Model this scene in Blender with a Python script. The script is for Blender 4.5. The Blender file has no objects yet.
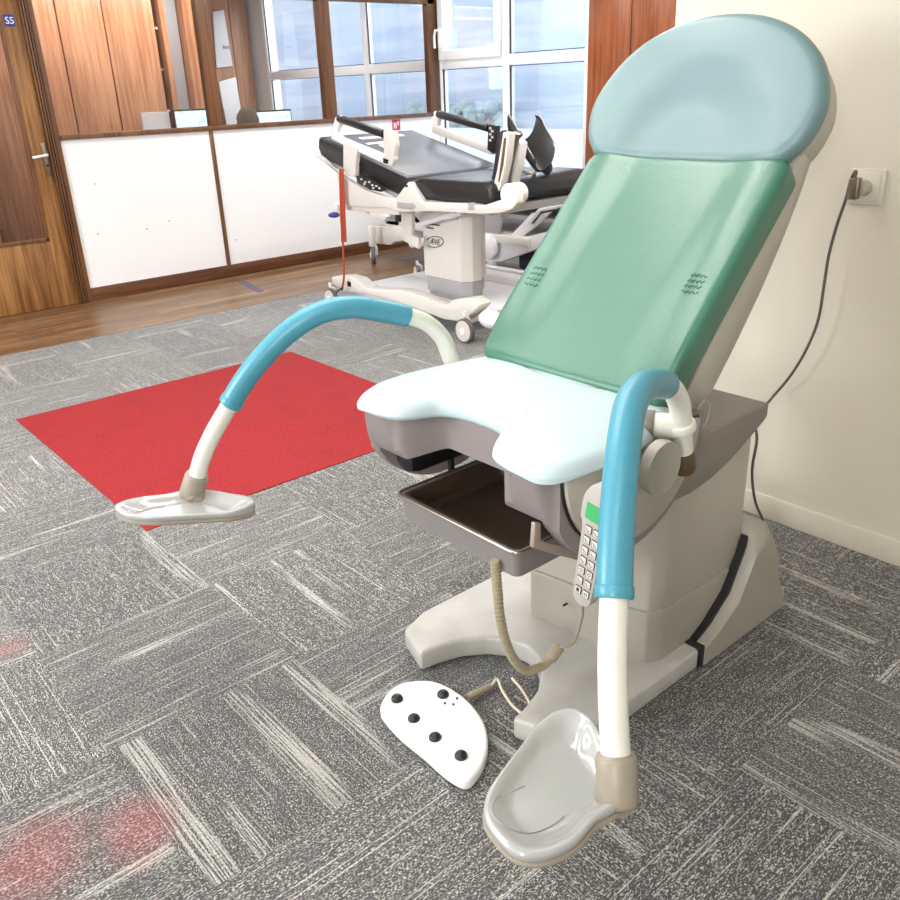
import bpy, bmesh, math, random
from mathutils import Vector, Matrix
random.seed(4)
PI = math.pi
SC = bpy.context.scene
COL = SC.collection

# ------------------------------------------------------------------ camera
cam_data = bpy.data.cameras.new('camera')
cam_data.sensor_width = 36.0
cam_data.lens = 36.0 * 846.76 / 900.0
cam_data.clip_start = 0.02
cam = bpy.data.objects.new('camera', cam_data)
COL.objects.link(cam)
CR = Vector((0.75498021, -0.65479403, -0.03535067))
CU = Vector((0.28260947, 0.27625736, 0.91859336))
CF = Vector((0.59172356, 0.70351024, -0.39361983))
m = Matrix.Identity(4)
for i in range(3):
    m[i][0] = CR[i]; m[i][1] = CU[i]; m[i][2] = -CF[i]
m[0][3], m[1][3], m[2][3] = 0, 0, 1.375
cam.matrix_world = m
SC.camera = cam

# ------------------------------------------------------------------ world, exposure
SC.view_settings.view_transform = 'Standard'
SC.view_settings.look = 'None'
SC.view_settings.gamma = 1
SC.view_settings.use_curve_mapping = False
SC.view_settings.exposure = -0.27
w = bpy.data.worlds.new('daylight'); SC.world = w; w.use_nodes = True
bg = w.node_tree.nodes['Background']
bg.inputs['Color'].default_value = (0.78, 0.88, 1.0, 1)
bg.inputs['Strength'].default_value = 2.2

def area(name, loc, target, sx, sy, power, color=(1, 1, 1), spread=180):
    d = bpy.data.lights.new(name, 'AREA')
    d.shape = 'RECTANGLE'; d.size = sx; d.size_y = sy; d.energy = power; d.color = color
    d.spread = math.radians(spread)
    o = bpy.data.objects.new(name, d); COL.objects.link(o)
    o.location = loc
    o.rotation_euler = (Vector(target) - Vector(loc)).to_track_quat('-Z', 'Y').to_euler()
    return o
# daylight from the window wall, seen in the photo
area('sky_light', (7.4, 5.6, 4.2), (4.6, 5.2, 0.6), 3.0, 2.4, 420, (0.86, 0.93, 1.0))
area('sky_light_office', (7.4, 8.6, 4.2), (4.6, 8.2, 0.8), 3.0, 2.4, 420, (0.86, 0.93, 1.0))
# daylight from the windows on the side behind the camera
area('window_daylight_rear', (-2.85, -1.35, 1.75), (2.2, 1.0, 1.1), 0.55, 0.9, 95, (1.0, 0.985, 0.95))
area('window_daylight_side', (-2.85, 3.6, 1.6), (1.5, 3.0, 0.6), 2.4, 1.4, 210, (0.93, 0.97, 1.0))

# ------------------------------------------------------------------ materials
def s2l(c):
    return tuple((x / 12.92 if x <= 0.04045 else ((x + 0.055) / 1.055) ** 2.4) for x in c)
def rgb(r, g, b):
    return s2l((r / 255, g / 255, b / 255)) + (1,)
def new_mat(name):
    mt = bpy.data.materials.new(name); mt.use_nodes = True
    return mt, mt.node_tree, mt.node_tree.nodes['Principled BSDF']
def plain(name, c, rough=0.5, metal=0.0, noise=0.0, nscale=30, bump=0.0, bscale=300, coat=0.0, var=0.08):
    mt, nt, b = new_mat(name)
    b.inputs['Base Color'].default_value = c
    b.inputs['Roughness'].default_value = rough
    b.inputs['Metallic'].default_value = metal
    if coat: b.inputs['Coat Weight'].default_value = coat; b.inputs['Coat Roughness'].default_value = 0.15
    tc = nt.nodes.new('ShaderNodeTexCoord')
    n = nt.nodes.new('ShaderNodeTexNoise'); n.inputs['Scale'].default_value = nscale; n.inputs['Detail'].default_value = 4
    nt.links.new(tc.outputs['Object'], n.inputs['Vector'])
    mx = nt.nodes.new('ShaderNodeMix'); mx.data_type = 'RGBA'
    mx.inputs[6].default_value = tuple(x * (1 - var) for x in c[:3]) + (1,)
    mx.inputs[7].default_value = tuple(min(1, x * (1 + var)) for x in c[:3]) + (1,)
    nt.links.new(n.outputs['Fac'], mx.inputs[0]); nt.links.new(mx.outputs[2], b.inputs['Base Color'])
    if bump:
        n2 = nt.nodes.new('ShaderNodeTexNoise'); n2.inputs['Scale'].default_value = bscale; n2.inputs['Detail'].default_value = 2
        nt.links.new(tc.outputs['Object'], n2.inputs['Vector'])
        bp = nt.nodes.new('ShaderNodeBump'); bp.inputs['Strength'].default_value = bump; bp.inputs['Distance'].default_value = 0.002
        nt.links.new(n2.outputs['Fac'], bp.inputs['Height']); nt.links.new(bp.outputs['Normal'], b.inputs['Normal'])
    return mt
class N:
    """small node helper"""
    def __init__(s, nt): s.nt = nt
    def val(s, x, sock):
        if isinstance(x, (int, float)): sock.default_value = x
        elif isinstance(x, tuple): sock.default_value = x
        else: s.nt.links.new(x, sock)
    def math(s, op, a, b=0.0, clamp=False):
        n = s.nt.nodes.new('ShaderNodeMath'); n.operation = op; n.use_clamp = clamp
        s.val(a, n.inputs[0]); s.val(b, n.inputs[1]); return n.outputs[0]
    def mixf(s, f, a, b):
        n = s.nt.nodes.new('ShaderNodeMix'); s.val(f, n.inputs[0]); s.val(a, n.inputs[2]); s.val(b, n.inputs[3]); return n.outputs[0]
    def mixc(s, f, a, b):
        n = s.nt.nodes.new('ShaderNodeMix'); n.data_type = 'RGBA'; s.val(f, n.inputs[0]); s.val(a, n.inputs[6]); s.val(b, n.inputs[7]); return n.outputs[2]
    def comb(s, x, y, z):
        n = s.nt.nodes.new('ShaderNodeCombineXYZ'); s.val(x, n.inputs[0]); s.val(y, n.inputs[1]); s.val(z, n.inputs[2]); return n.outputs[0]
    def noise(s, v, scale, detail=2, rough=0.5, out='Fac'):
        n = s.nt.nodes.new('ShaderNodeTexNoise'); s.val(v, n.inputs['Vector']); n.inputs['Scale'].default_value = scale
        n.inputs['Detail'].default_value = detail; n.inputs['Roughness'].default_value = rough; return n.outputs[out]
    def ramp(s, f, lo, hi):
        n = s.nt.nodes.new('ShaderNodeMapRange'); n.interpolation_type = 'SMOOTHSTEP'; s.val(f, n.inputs[0])
        n.inputs[1].default_value = lo; n.inputs[2].default_value = hi; return n.outputs[0]
    def white(s, v):
        n = s.nt.nodes.new('ShaderNodeTexWhiteNoise'); n.noise_dimensions = '3D'; s.val(v, n.inputs['Vector']); return n.outputs['Value']

def carpet_mat():
    mt, nt, b = new_mat('carpet_tiles_grey'); h = N(nt)
    geo = nt.nodes.new('ShaderNodeNewGeometry')
    sp = nt.nodes.new('ShaderNodeSeparateXYZ'); nt.links.new(geo.outputs['Position'], sp.inputs[0])
    gx = h.math('DIVIDE', h.math('SUBTRACT', sp.outputs[0], 0.86), 0.5)
    gy = h.math('DIVIDE', h.math('SUBTRACT', sp.outputs[1], 0.69), 0.5)
    ix, iy = h.math('FLOOR', gx), h.math('FLOOR', gy)
    fx, fy = h.math('SUBTRACT', gx, ix), h.math('SUBTRACT', gy, iy)
    par = h.math('ABSOLUTE', h.math('MODULO', h.math('ADD', ix, iy), 2.0))      # 1: stripes along x
    u = h.mixf(par, sp.outputs[1], sp.outputs[0])
    v = h.mixf(par, sp.outputs[0], sp.outputs[1])
    rnd = h.white(h.comb(ix, iy, 3.0)); rnd2 = h.white(h.comb(ix, iy, 9.0))
    off = h.math('MULTIPLY', rnd, 37.0)
    def st(su, sv, o, detail=1):
        return h.noise(h.comb(h.math('MULTIPLY', u, su), h.math('ADD', h.math('MULTIPLY', v, sv), o), h.math('MULTIPLY', off, 1.7)), 1.0, detail)
    lines = h.ramp(st(2.0, 185, off, 1), 0.66, 0.70)
    brk = h.ramp(st(9.0, 210, h.math('ADD', off, 11.0), 1), 0.36, 0.46)
    clus = h.ramp(st(1.1, 13, h.math('ADD', off, 5.0), 1), 0.62, 0.68)
    dens = h.ramp(st(4.0, 230, h.math('ADD', off, 23.0), 2), 0.47, 0.56)
    streak = h.math('MAXIMUM', h.math('MULTIPLY', lines, brk), h.math('MULTIPLY', clus, dens))
    sp1 = h.noise(h.comb(h.math('MULTIPLY', u, 170.0), h.math('MULTIPLY', v, 430.0), off), 1.0, 1)
    speck = h.ramp(sp1, 0.48, 0.66)
    fine = st(14.0, 260, h.math('ADD', off, 61.0), 2)
    base = h.mixc(h.math('MULTIPLY', speck, h.math('ADD', 0.35, h.math('MULTIPLY', h.ramp(fine, .35, .65), 0.75))), rgb(64, 63, 62), rgb(190, 187, 181))
    c = h.mixc(h.math('MULTIPLY', streak, h.math('ADD', 0.22, h.math('MULTIPLY', sp1, 0.62)), True), base, rgb(214, 210, 200))
    tint = h.mixc(rnd2, (0.85, 0.85, 0.85, 1), (1.12, 1.12, 1.12, 1))
    mm = nt.nodes.new('ShaderNodeMix'); mm.data_type = 'RGBA'; mm.blend_type = 'MULTIPLY'; mm.inputs[0].default_value = 1
    nt.links.new(c, mm.inputs[6]); nt.links.new(tint, mm.inputs[7])
    # faint red reflection painted into the carpet colour at the near left
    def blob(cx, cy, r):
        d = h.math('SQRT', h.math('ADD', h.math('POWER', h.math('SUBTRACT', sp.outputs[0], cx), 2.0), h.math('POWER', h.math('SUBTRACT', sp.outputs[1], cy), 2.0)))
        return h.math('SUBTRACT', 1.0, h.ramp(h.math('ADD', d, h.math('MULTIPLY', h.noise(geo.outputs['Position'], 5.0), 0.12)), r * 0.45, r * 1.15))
    red_reflection = h.math('MAXIMUM', h.math('MAXIMUM', blob(0.13, 1.50, 0.20), blob(0.33, 1.42, 0.16)), blob(0.30, 2.28, 0.13))
    c2 = h.mixc(h.math('MULTIPLY', red_reflection, 0.22), mm.outputs[2], rgb(190, 60, 60))
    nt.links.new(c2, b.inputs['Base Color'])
    b.inputs['Roughness'].default_value = 0.85
    b.inputs['Sheen Weight'].default_value = 0.35; b.inputs['Sheen Roughness'].default_value = 0.4
    bp = nt.nodes.new('ShaderNodeBump'); bp.inputs['Strength'].default_value = 0.35; bp.inputs['Distance'].default_value = 0.002
    nt.links.new(h.math('ADD', sp1, fine), bp.inputs['Height']); nt.links.new(bp.outputs['Normal'], b.inputs['Normal'])
    return mt
def red_mat():
    mt, nt, b = new_mat('red_pile'); h = N(nt)
    tc = nt.nodes.new('ShaderNodeTexCoord')
    n1 = h.noise(tc.outputs['Object'], 210, 2); n2 = h.noise(tc.outputs['Object'], 6, 3)
    c = h.mixc(h.ramp(n1, .3, .7), rgb(112, 8, 16), rgb(176, 28, 34))
    c = h.mixc(h.math('MULTIPLY', h.ramp(n2, .5, .75), 0.25), c, rgb(106, 8, 16))
    nt.links.new(c, b.inputs['Base Color']); b.inputs['Roughness'].default_value = 0.9
    bp = nt.nodes.new('ShaderNodeBump'); bp.inputs['Strength'].default_value = 0.5; bp.inputs['Distance'].default_value = 0.003
    nt.links.new(n1, bp.inputs['Height']); nt.links.new(bp.outputs['Normal'], b.inputs['Normal'])
    return mt
def wood_mat(name, ca, cb, axis='z', rough=0.4, planks=None, scale=1.0):
    mt, nt, b = new_mat(name); h = N(nt)
    geo = nt.nodes.new('ShaderNodeNewGeometry')
    sp = nt.nodes.new('ShaderNodeSeparateXYZ'); nt.links.new(geo.outputs['Position'], sp.inputs[0])
    X, Y, Z = sp.outputs
    if axis == 'z': a, p, q = Z, X, Y
    elif axis == 'x': a, p, q = X, Y, Z
    else: a, p, q = Y, X, Z
    row = 0.0
    if planks:
        row = h.math('FLOOR', h.math('DIVIDE', p, planks[0]))
        r1 = h.white(h.comb(row, 1.0, 2.0))
        la = h.math('ADD', h.math('DIVIDE', a, planks[1]), r1)
        cell = h.math('FLOOR', la)
        r2 = h.white(h.comb(row, cell, 5.0))
        fp = h.math('FRACT', h.math('DIVIDE', p, planks[0])); fa = h.math('FRACT', la)
        gap = h.math('MAXIMUM', h.math('LESS_THAN', fp, 0.03), h.math('LESS_THAN', fa, 0.004))
        oz = h.math('MULTIPLY', r2, 40.0)
    else:
        oz = 0.0
    v = h.comb(h.math('MULTIPLY', a, 1.6 * scale), h.math('ADD', h.math('MULTIPLY', p, 34.0 * scale), oz), h.math('MULTIPLY', q, 34.0 * scale))
    n1 = h.noise(v, 1.0, 5, 0.65)
    v2 = h.comb(h.math('MULTIPLY', a, 0.6), h.math('ADD', h.math('MULTIPLY', p, 5.0), oz), h.math('MULTIPLY', q, 5.0))
    n2 = h.noise(v2, 1.0, 2)
    f = h.math('ADD', h.math('MULTIPLY', n1, 0.65), h.math('MULTIPLY', n2, 0.35))
    c = h.mixc(h.ramp(f, 0.36, 0.64), ca, cb)
    if planks:
        c = h.mixc(h.math('MULTIPLY', r2, 0.45), c, tuple(x * 0.5 for x in ca[:3]) + (1,))
        c = h.mixc(h.math('MULTIPLY', gap, 0.7), c, (0.03, 0.02, 0.015, 1))
    nt.links.new(c, b.inputs['Base Color']); b.inputs['Roughness'].default_value = rough
    return mt
def wall_mat(name, c, rough=0.7):
    mt, nt, b = new_mat(name); h = N(nt)
    tc = nt.nodes.new('ShaderNodeTexCoord')
    n1 = h.noise(tc.outputs['Object'], 2.2, 4); n2 = h.noise(tc.outputs['Object'], 90, 3)
    cc = h.mixc(h.ramp(n1, .3, .7), tuple(x * .95 for x in c[:3]) + (1,), c)
    # small scuffs
    v = nt.nodes.new('ShaderNodeMapping'); v.inputs['Scale'].default_value = (9, 9, 34); nt.links.new(tc.outputs['Object'], v.inputs[0])
    n3 = h.noise(v.outputs[0], 1.0, 2)
    cc = h.mixc(h.math('MULTIPLY', h.ramp(n3, .77, .80), .35), cc, rgb(120, 112, 98))
    nt.links.new(cc, b.inputs['Base Color']); b.inputs['Roughness'].default_value = rough
    bp = nt.nodes.new('ShaderNodeBump'); bp.inputs['Strength'].default_value = 0.12; bp.inputs['Distance'].default_value = 0.003
    nt.links.new(n2, bp.inputs['Height']); nt.links.new(bp.outputs['Normal'], b.inputs['Normal'])
    return mt
def glass_mat(name, tint=(1, 1, 1, 1), refl=1.0):
    mt, nt, b = new_mat(name); h = N(nt)
    nt.nodes.remove(b)
    out = [n for n in nt.nodes if n.type == 'OUTPUT_MATERIAL'][0]
    tr = nt.nodes.new('ShaderNodeBsdfTransparent'); tr.inputs[0].default_value = tint
    gl = nt.nodes.new('ShaderNodeBsdfGlossy'); gl.inputs['Roughness'].default_value = 0.02
    fr = nt.nodes.new('ShaderNodeFresnel'); fr.inputs[0].default_value = 1.45
    mx = nt.nodes.new('ShaderNodeMixShader')
    nt.links.new(h.math('MULTIPLY', fr.outputs[0], refl, True), mx.inputs[0]); nt.links.new(tr.outputs[0], mx.inputs[1]); nt.links.new(gl.outputs[0], mx.inputs[2])
    nt.links.new(mx.outputs[0], out.inputs[0])
    return mt
def emit_mat(name, c, s):
    mt, nt, b = new_mat(name)
    b.inputs['Base Color'].default_value = c
    b.inputs['Emission Color'].default_value = c; b.inputs['Emission Strength'].default_value = s
    return mt
def screen_mat():
    mt, nt, b = new_mat('screen_picture'); h = N(nt)
    tc = nt.nodes.new('ShaderNodeTexCoord')
    n = h.noise(tc.outputs['Object'], 14, 2)
    c = h.mixc(h.ramp(n, .5, .7), rgb(225, 240, 245), rgb(185, 212, 222))
    nt.links.new(c, b.inputs['Base Color']); nt.links.new(c, b.inputs['Emission Color']); b.inputs['Emission Strength'].default_value = 0.8
    return mt

M = {}
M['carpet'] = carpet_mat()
M['red'] = red_mat()
M['parquet'] = wood_mat('oak_planks', rgb(98, 70, 46), rgb(170, 130, 92), 'x', 0.35, (0.11, 0.9))
M['veneer'] = wood_mat('orange_brown_veneer', rgb(150, 96, 64), rgb(192, 138, 102), 'z', 0.28)
M['veneer_dark'] = wood_mat('red_brown_veneer', rgb(122, 62, 30), rgb(172, 98, 56), 'z', 0.3)
M['door_wood'] = wood_mat('door_veneer', rgb(112, 72, 36), rgb(172, 124, 74), 'z', 0.35)
M['frame_wood'] = wood_mat('partition_frame_wood', rgb(84, 54, 34), rgb(128, 86, 56), 'z', 0.35)
M['base_wood'] = wood_mat('skirting_wood', rgb(78, 46, 28), rgb(116, 74, 48), 'x', 0.35)
M['wall'] = wall_mat('cream_wall_paint', rgb(208, 201, 185))
M['wall_white'] = wall_mat('white_wall_paint', rgb(235, 234, 230))
M['laminate'] = plain('white_laminate', rgb(240, 240, 240), 0.3, var=0.02, nscale=3)
M['ceiling'] = wall_mat('ceiling_paint', rgb(238, 238, 235))
M['pvc'] = plain('white_pvc', rgb(246, 246, 246), 0.35, var=0.01)
M['gasket'] = plain('dark_gasket', rgb(50, 52, 58), 0.6)
M['glass'] = glass_mat('window_glass', (0.97, 0.985, 1.0, 1), 0.35)
M['glass_partition'] = glass_mat('partition_glass', (0.97, 0.97, 0.97, 1), 0.9)
M['green'] = plain('green_vinyl', rgb(66, 114, 93), 0.27, var=0.05, nscale=12, bump=0.25, bscale=260)
M['teal'] = plain('grey_blue_vinyl', rgb(108, 134, 136), 0.36, var=0.02, bump=0.12, bscale=420)
M['seat'] = plain('pale_blue_vinyl', rgb(192, 208, 211), 0.45, var=0.02, bump=0.08, bscale=420)
M['blue'] = plain('sky_blue_sleeve', rgb(74, 148, 168), 0.34, var=0.04, bump=0.1, bscale=350)
M['cream'] = plain('cream_metal', rgb(226, 224, 212), 0.3, var=0.02)
M['beige'] = plain('beige_plastic', rgb(160, 154, 142), 0.36, var=0.03, nscale=8)
M['beige_light'] = plain('light_beige_plastic', rgb(176, 170, 158), 0.34, var=0.03, nscale=8)
M['base'] = plain('scuffed_base_plastic', rgb(176, 173, 166), 0.3, var=0.2, nscale=14)
M['grey'] = plain('mid_grey_plastic', rgb(128, 120, 112), 0.4, var=0.04)
M['mauve'] = plain('mauve_grey_plastic', rgb(136, 126, 124), 0.4, var=0.05)
M['dark'] = plain('black_plastic', rgb(26, 25, 25), 0.4)
M['steel'] = plain('brushed_steel', rgb(150, 140, 126), 0.3, 0.9, var=0.05)
M['bracket'] = plain('tan_metal', rgb(168, 148, 138), 0.35, 0.2)
M['tray_in'] = plain('dark_tray_lining', rgb(92, 76, 64), 0.28, 0.4, var=0.12, nscale=10)
M['tray'] = plain('tray_grey', rgb(136, 130, 128), 0.35, 0.2)
M['silver'] = plain('pearl_grey_plastic', rgb(170, 170, 167), 0.16, 0.0, var=0.03, coat=0.8)
M['collar'] = plain('taupe_collar', rgb(152, 142, 126), 0.4)
M['brown_cap'] = plain('brown_rubber', rgb(88, 70, 44), 0.45, var=0.2)
M['white_pl'] = plain('white_plastic', rgb(240, 239, 236), 0.3, var=0.01)
M['hose'] = plain('khaki_hose', rgb(156, 143, 118), 0.5)
M['cord'] = plain('dark_grey_cable', rgb(88, 84, 78), 0.5)
M['cable_cream'] = plain('cream_cable', rgb(214, 200, 176), 0.5)
M['remote'] = plain('handset_grey', rgb(176, 170, 162), 0.4, var=0.02)
M['key'] = plain('key_grey', rgb(205, 200, 192), 0.5, var=0.02)
M['lcd'] = emit_mat('green_lcd', rgb(60, 160, 92), 0.25)
M['bed_cream'] = plain('bed_enamel', rgb(222, 218, 211), 0.35, var=0.02)
M['bed_white'] = plain('bed_white_plastic', rgb(238, 236, 236), 0.35, var=0.02)
M['bed_grey'] = plain('bed_grey_metal', rgb(168, 166, 168), 0.35, var=0.03)
M['vinyl_black'] = plain('black_vinyl', rgb(34, 34, 37), 0.38, var=0.15, nscale=10, bump=0.5, bscale=22)
M['vinyl_sheen'] = plain('black_vinyl_sheen', rgb(92, 92, 98), 0.42, var=0.1, nscale=6, bump=0.4, bscale=12)  # paler copy of the black vinyl, window sheen painted in
M['black_gloss'] = plain('glossy_black', rgb(20, 19, 20), 0.3)
M['orange'] = plain('orange_strap', rgb(172, 66, 38), 0.6)
M['orange_tag'] = plain('orange_tag', rgb(214, 96, 40), 0.5)
M['blue_knob'] = plain('blue_knob', rgb(48, 56, 150), 0.4)
M['navy'] = plain('navy_cover', rgb(52, 54, 72), 0.6, var=0.2)
M['tyre'] = plain('grey_tyre', rgb(92, 90, 90), 0.6)
M['hub'] = plain('cream_hub', rgb(206, 200, 190), 0.5)
M['sign'] = plain('sign_blue', rgb(32, 60, 150), 0.4)
M['ink'] = plain('white_ink', rgb(245, 245, 245), 0.5)
M['dark_ink'] = plain('dark_ink', rgb(60, 55, 55), 0.6)
M['pinklabel'] = plain('crimson_label', rgb(200, 50, 84), 0.6)
M['tape'] = plain('violet_grey_tape', rgb(92, 88, 112), 0.6)
M['hair'] = plain('brown_hair', rgb(92, 72, 48), 0.8, var=0.5, nscale=60, bump=1.0, bscale=80)
M['skin'] = plain('skin', rgb(205, 160, 132), 0.55)
M['jumper'] = plain('dark_jumper', rgb(60, 64, 84), 0.8)
M['screen'] = screen_mat()
M['lamp'] = emit_mat('lamp_diffuser', (1, 0.98, 0.95, 1), 10.0)
M['ext_wall'] = None

# ------------------------------------------------------------------ geometry helpers
def tag(o, label=None, cat=None, group=None, kind=None):
    if label: o['label'] = label
    if cat: o['category'] = cat
    if group: o['group'] = group
    if kind: o['kind'] = kind
    return o
def thing(name, label, cat, loc, group=None):
    o = bpy.data.objects.new(name, None); o.empty_display_size = 0.05
    COL.objects.link(o); o.location = loc
    return tag(o, label, cat, group)
def wloc(o):
    v = Vector(o.location)
    while o.parent: o = o.parent; v += Vector(o.location)
    return v
def obj(name, bm, mat, parent=None, smooth=35):
    bmesh.ops.remove_doubles(bm, verts=bm.verts, dist=1e-5)
    bmesh.ops.recalc_face_normals(bm, faces=bm.faces)
    xs = [v.co for v in bm.verts]
    mn = Vector([min(c[i] for c in xs) for i in range(3)]); mx = Vector([max(c[i] for c in xs) for i in range(3)])
    org = Vector(((mn.x + mx.x) / 2, (mn.y + mx.y) / 2, mn.z))
    for v in bm.verts: v.co -= org
    me = bpy.data.meshes.new(name); bm.to_mesh(me); bm.free()
    me.materials.append(mat)
    if smooth:
        me.polygons.foreach_set('use_smooth', [True] * len(me.polygons))
        me.set_sharp_from_angle(angle=math.radians(smooth))
    o = bpy.data.objects.new(name, me); COL.objects.link(o)
    if parent:
        o.parent = parent; o.location = org - wloc(parent)
    else: o.location = org
    return o
def struct(name, bm, mat, parent=None):
    o = obj(name, bm, mat, parent)
    if not parent: o['kind'] = 'structure'
    return o
def NB(): return bmesh.new()
def add_slab(bm, pts, vec, bevel=0.0, seg=2):
    """closed polygon of 3D points pushed along vec"""
    vec = Vector(vec)
    a = [bm.verts.new(Vector(p)) for p in pts]; b = [bm.verts.new(Vector(p) + vec) for p in pts]
    fs = [bm.faces.new(a), bm.faces.new(b[::-1])]
    n = len(pts)
    for i in range(n): fs.append(bm.faces.new((a[i], b[i], b[(i + 1) % n], a[(i + 1) % n])))
    bmesh.ops.recalc_face_normals(bm, faces=fs)
    if bevel:
        ed = set()
        for f in fs:
            for e in f.edges: ed.add(e)
        bmesh.ops.bevel(bm, geom=list(ed), offset=bevel, segments=seg, affect='EDGES', profile=0.5, clamp_overlap=True)
    return bm
def slab(pts, vec, bevel=0.0, seg=2): return add_slab(NB(), pts, vec, bevel, seg)
def add_box(bm, a, b, bevel=0.0, seg=2):
    x0, x1 = sorted((a[0], b[0])); y0, y1 = sorted((a[1], b[1])); z0, z1 = sorted((a[2], b[2]))
    return add_slab(bm, [(x0, y0, z0), (x1, y0, z0), (x1, y1, z0), (x0, y1, z0)], (0, 0, z1 - z0), bevel, seg)
def box(a, b, bevel=0.0, seg=2): return add_box(NB(), a, b, bevel, seg)
def catmull(pts, n=8):
    P = [Vector(p) for p in pts]; P = [2 * P[0] - P[1]] + P + [2 * P[-1] - P[-2]]
    out = []
    for i in range(1, len(P) - 2):
        for k in range(n):
            t = k / n; p0, p1, p2, p3 = P[i - 1:i + 3]
            out.append(0.5 * ((2 * p1) + (p2 - p0) * t + (2 * p0 - 5 * p1 + 4 * p2 - p3) * t * t + (3 * p1 - p0 - 3 * p2 + p3) * t ** 3))
    out.append(P[-2]); return out
def add_tube(bm, path, r, seg=20, cap=True):
    path = [Vector(p) for p in path]; n = len(path)
    rr = r if isinstance(r, (list, tuple)) else [r] * n
    t0 = (path[1] - path[0]).normalized()
    up = Vector((0, 0, 1)) if abs(t0.z) < 0.9 else Vector((1, 0, 0))
    nx = t0.cross(up).normalized(); rings = []
    for i, p in enumerate(path):
        t = (path[min(i + 1, n - 1)] - path[max(i - 1, 0)]).normalized()
        nx = (nx - t * nx.dot(t)).normalized(); ny = t.cross(nx)
        rings.append([bm.verts.new(p + (nx * math.cos(2 * PI * k / seg) + ny * math.sin(2 * PI * k / seg)) * rr[i]) for k in range(seg)])
    for i in range(n - 1):
        for k in range(seg):
            bm.faces.new((rings[i][k], rings[i][(k + 1) % seg], rings[i + 1][(k + 1) % seg], rings[i + 1][k]))
    if cap: bm.faces.new(rings[0][::-1]); bm.faces.new(rings[-1])
    return bm
def tube(path, r, seg=20, cap=True): return add_tube(NB(), path, r, seg, cap)
def add_cyl(bm, a, b, r, seg=24, bev=0.0):
    a, b = Vector(a), Vector(b); d = (b - a).normalized()
    if bev: return add_tube(bm, [a, a + d * 1e-4, a + d * bev * .3, a + d * bev, b - d * bev, b - d * bev * .3, b - d * 1e-4, b], [r - bev, r - bev, r - bev * .3, r, r, r - bev * .3, r - bev, r - bev], seg)
    return add_tube(bm, [a, b], r, seg)
def cyl(a, b, r, seg=24, bev=0.0): return add_cyl(NB(), a, b, r, seg, bev)
def smooth_outline(pts, n=6):
    P = [Vector(p).to_2d() if len(p) > 2 else Vector(p) for p in pts]; m_ = len(P); out = []
    for i in range(m_):
        p0, p1, p2, p3 = P[i - 1], P[i], P[(i + 1) % m_], P[(i + 2) % m_]
        for k in range(n):
            t = k / n
            out.append(0.5 * ((2 * p1) + (p2 - p0) * t + (2 * p0 - 5 * p1 + 4 * p2 - p3) * t * t + (3 * p1 - p0 - 3 * p2 + p3) * t ** 3))
    return out
def cushion(outline, centre, T, R, hfun, frame, rings=14, Rb=0.012):
    """padded shape: outline is star shaped about centre; hfun(a,b,rho) adds height; frame maps (a,b,h) to 3D"""
    bm = NB(); C = Vector(centre); O = [Vector(p) for p in outline]; n = len(O)
    NI = []
    for i in range(n):
        t = O[(i + 1) % n] - O[i - 1]; q = Vector((-t.y, t.x)).normalized()
        if q.dot(C - O[i]) < 0 and False: q = -q
        NI.append(q)
    ar = sum(O[i].x * O[(i + 1) % n].y - O[(i + 1) % n].x * O[i].y for i in range(n))
    if ar < 0: NI = [-q for q in NI]
    def ring(inset, h, flat=False):
        vs = []
        for p, q_ in zip(O, NI):
            q = p + q_ * inset; rh = 1 - inset / (p - C).length
            vs.append(bm.verts.new(frame(q.x, q.y, h if flat else h + hfun(q.x, q.y, rh))))
        return vs
    R_ = [ring(Rb, -T, True), ring(Rb * .3, -T + Rb * .3, True), ring(0, -T + Rb, True)]
    K = 7
    for k in range(K + 1):
        ph = PI / 2 * k / K
        R_.append(ring(R * (1 - math.cos(ph)), -R + R * math.sin(ph)))
    for k in range(1, rings):
        f = 1 - k / rings; vs = []
        for p, q_ in zip(O, NI):
            pin = p + q_ * R; q = C + (pin - C) * f
            vs.append(bm.verts.new(frame(q.x, q.y, hfun(q.x, q.y, (q - C).length / (p - C).length))))
        R_.append(vs)
    for a, b in zip(R_[:-1], R_[1:]):
        for i in range(n): bm.faces.new((a[i], a[(i + 1) % n], b[(i + 1) % n], b[i]))
    c = bm.verts.new(frame(C.x, C.y, hfun(C.x, C.y, 0)))
    for i in range(n): bm.faces.new((R_[-1][i], R_[-1][(i + 1) % n], c))
    bm.faces.new(R_[0][::-1])
    return bm
def sstep(x, a, b):
    t = max(0.0, min(1.0, (x - a) / (b - a))); return t * t * (3 - 2 * t)
def sphere(c, r, sx=1, sy=1, sz=1, seg=24):
    bm = NB(); bmesh.ops.create_uvsphere(bm, u_segments=seg, v_segments=seg // 2, radius=1)
    for v in bm.verts: v.co = Vector((c[0] + v.co.x * r * sx, c[1] + v.co.y * r * sy, c[2] + v.co.z * r * sz))
    return bm
def text_bm(s, size, origin, right, up, depth=0.001, shear=0.0, align='CENTER'):
    cu = bpy.data.curves.new('lettering', 'FONT'); cu.body = s; cu.size = size; cu.extrude = depth; cu.shear = shear
    cu.align_x = align; cu.align_y = 'CENTER'
    o = bpy.data.objects.new('lettering', cu); COL.objects.link(o)
    dg = bpy.context.evaluated_depsgraph_get()
    me = bpy.data.meshes.new_from_object(o.evaluated_get(dg))
    bpy.data.objects.remove(o); bpy.data.curves.remove(cu)
    bm = NB(); bm.from_mesh(me); bpy.data.meshes.remove(me)
    r, u = Vector(right).normalized(), Vector(up).normalized(); nn = r.cross(u)
    for v in bm.verts: v.co = Vector(origin) + r * v.co.x + u * v.co.y + nn * v.co.z
    return bm

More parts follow.
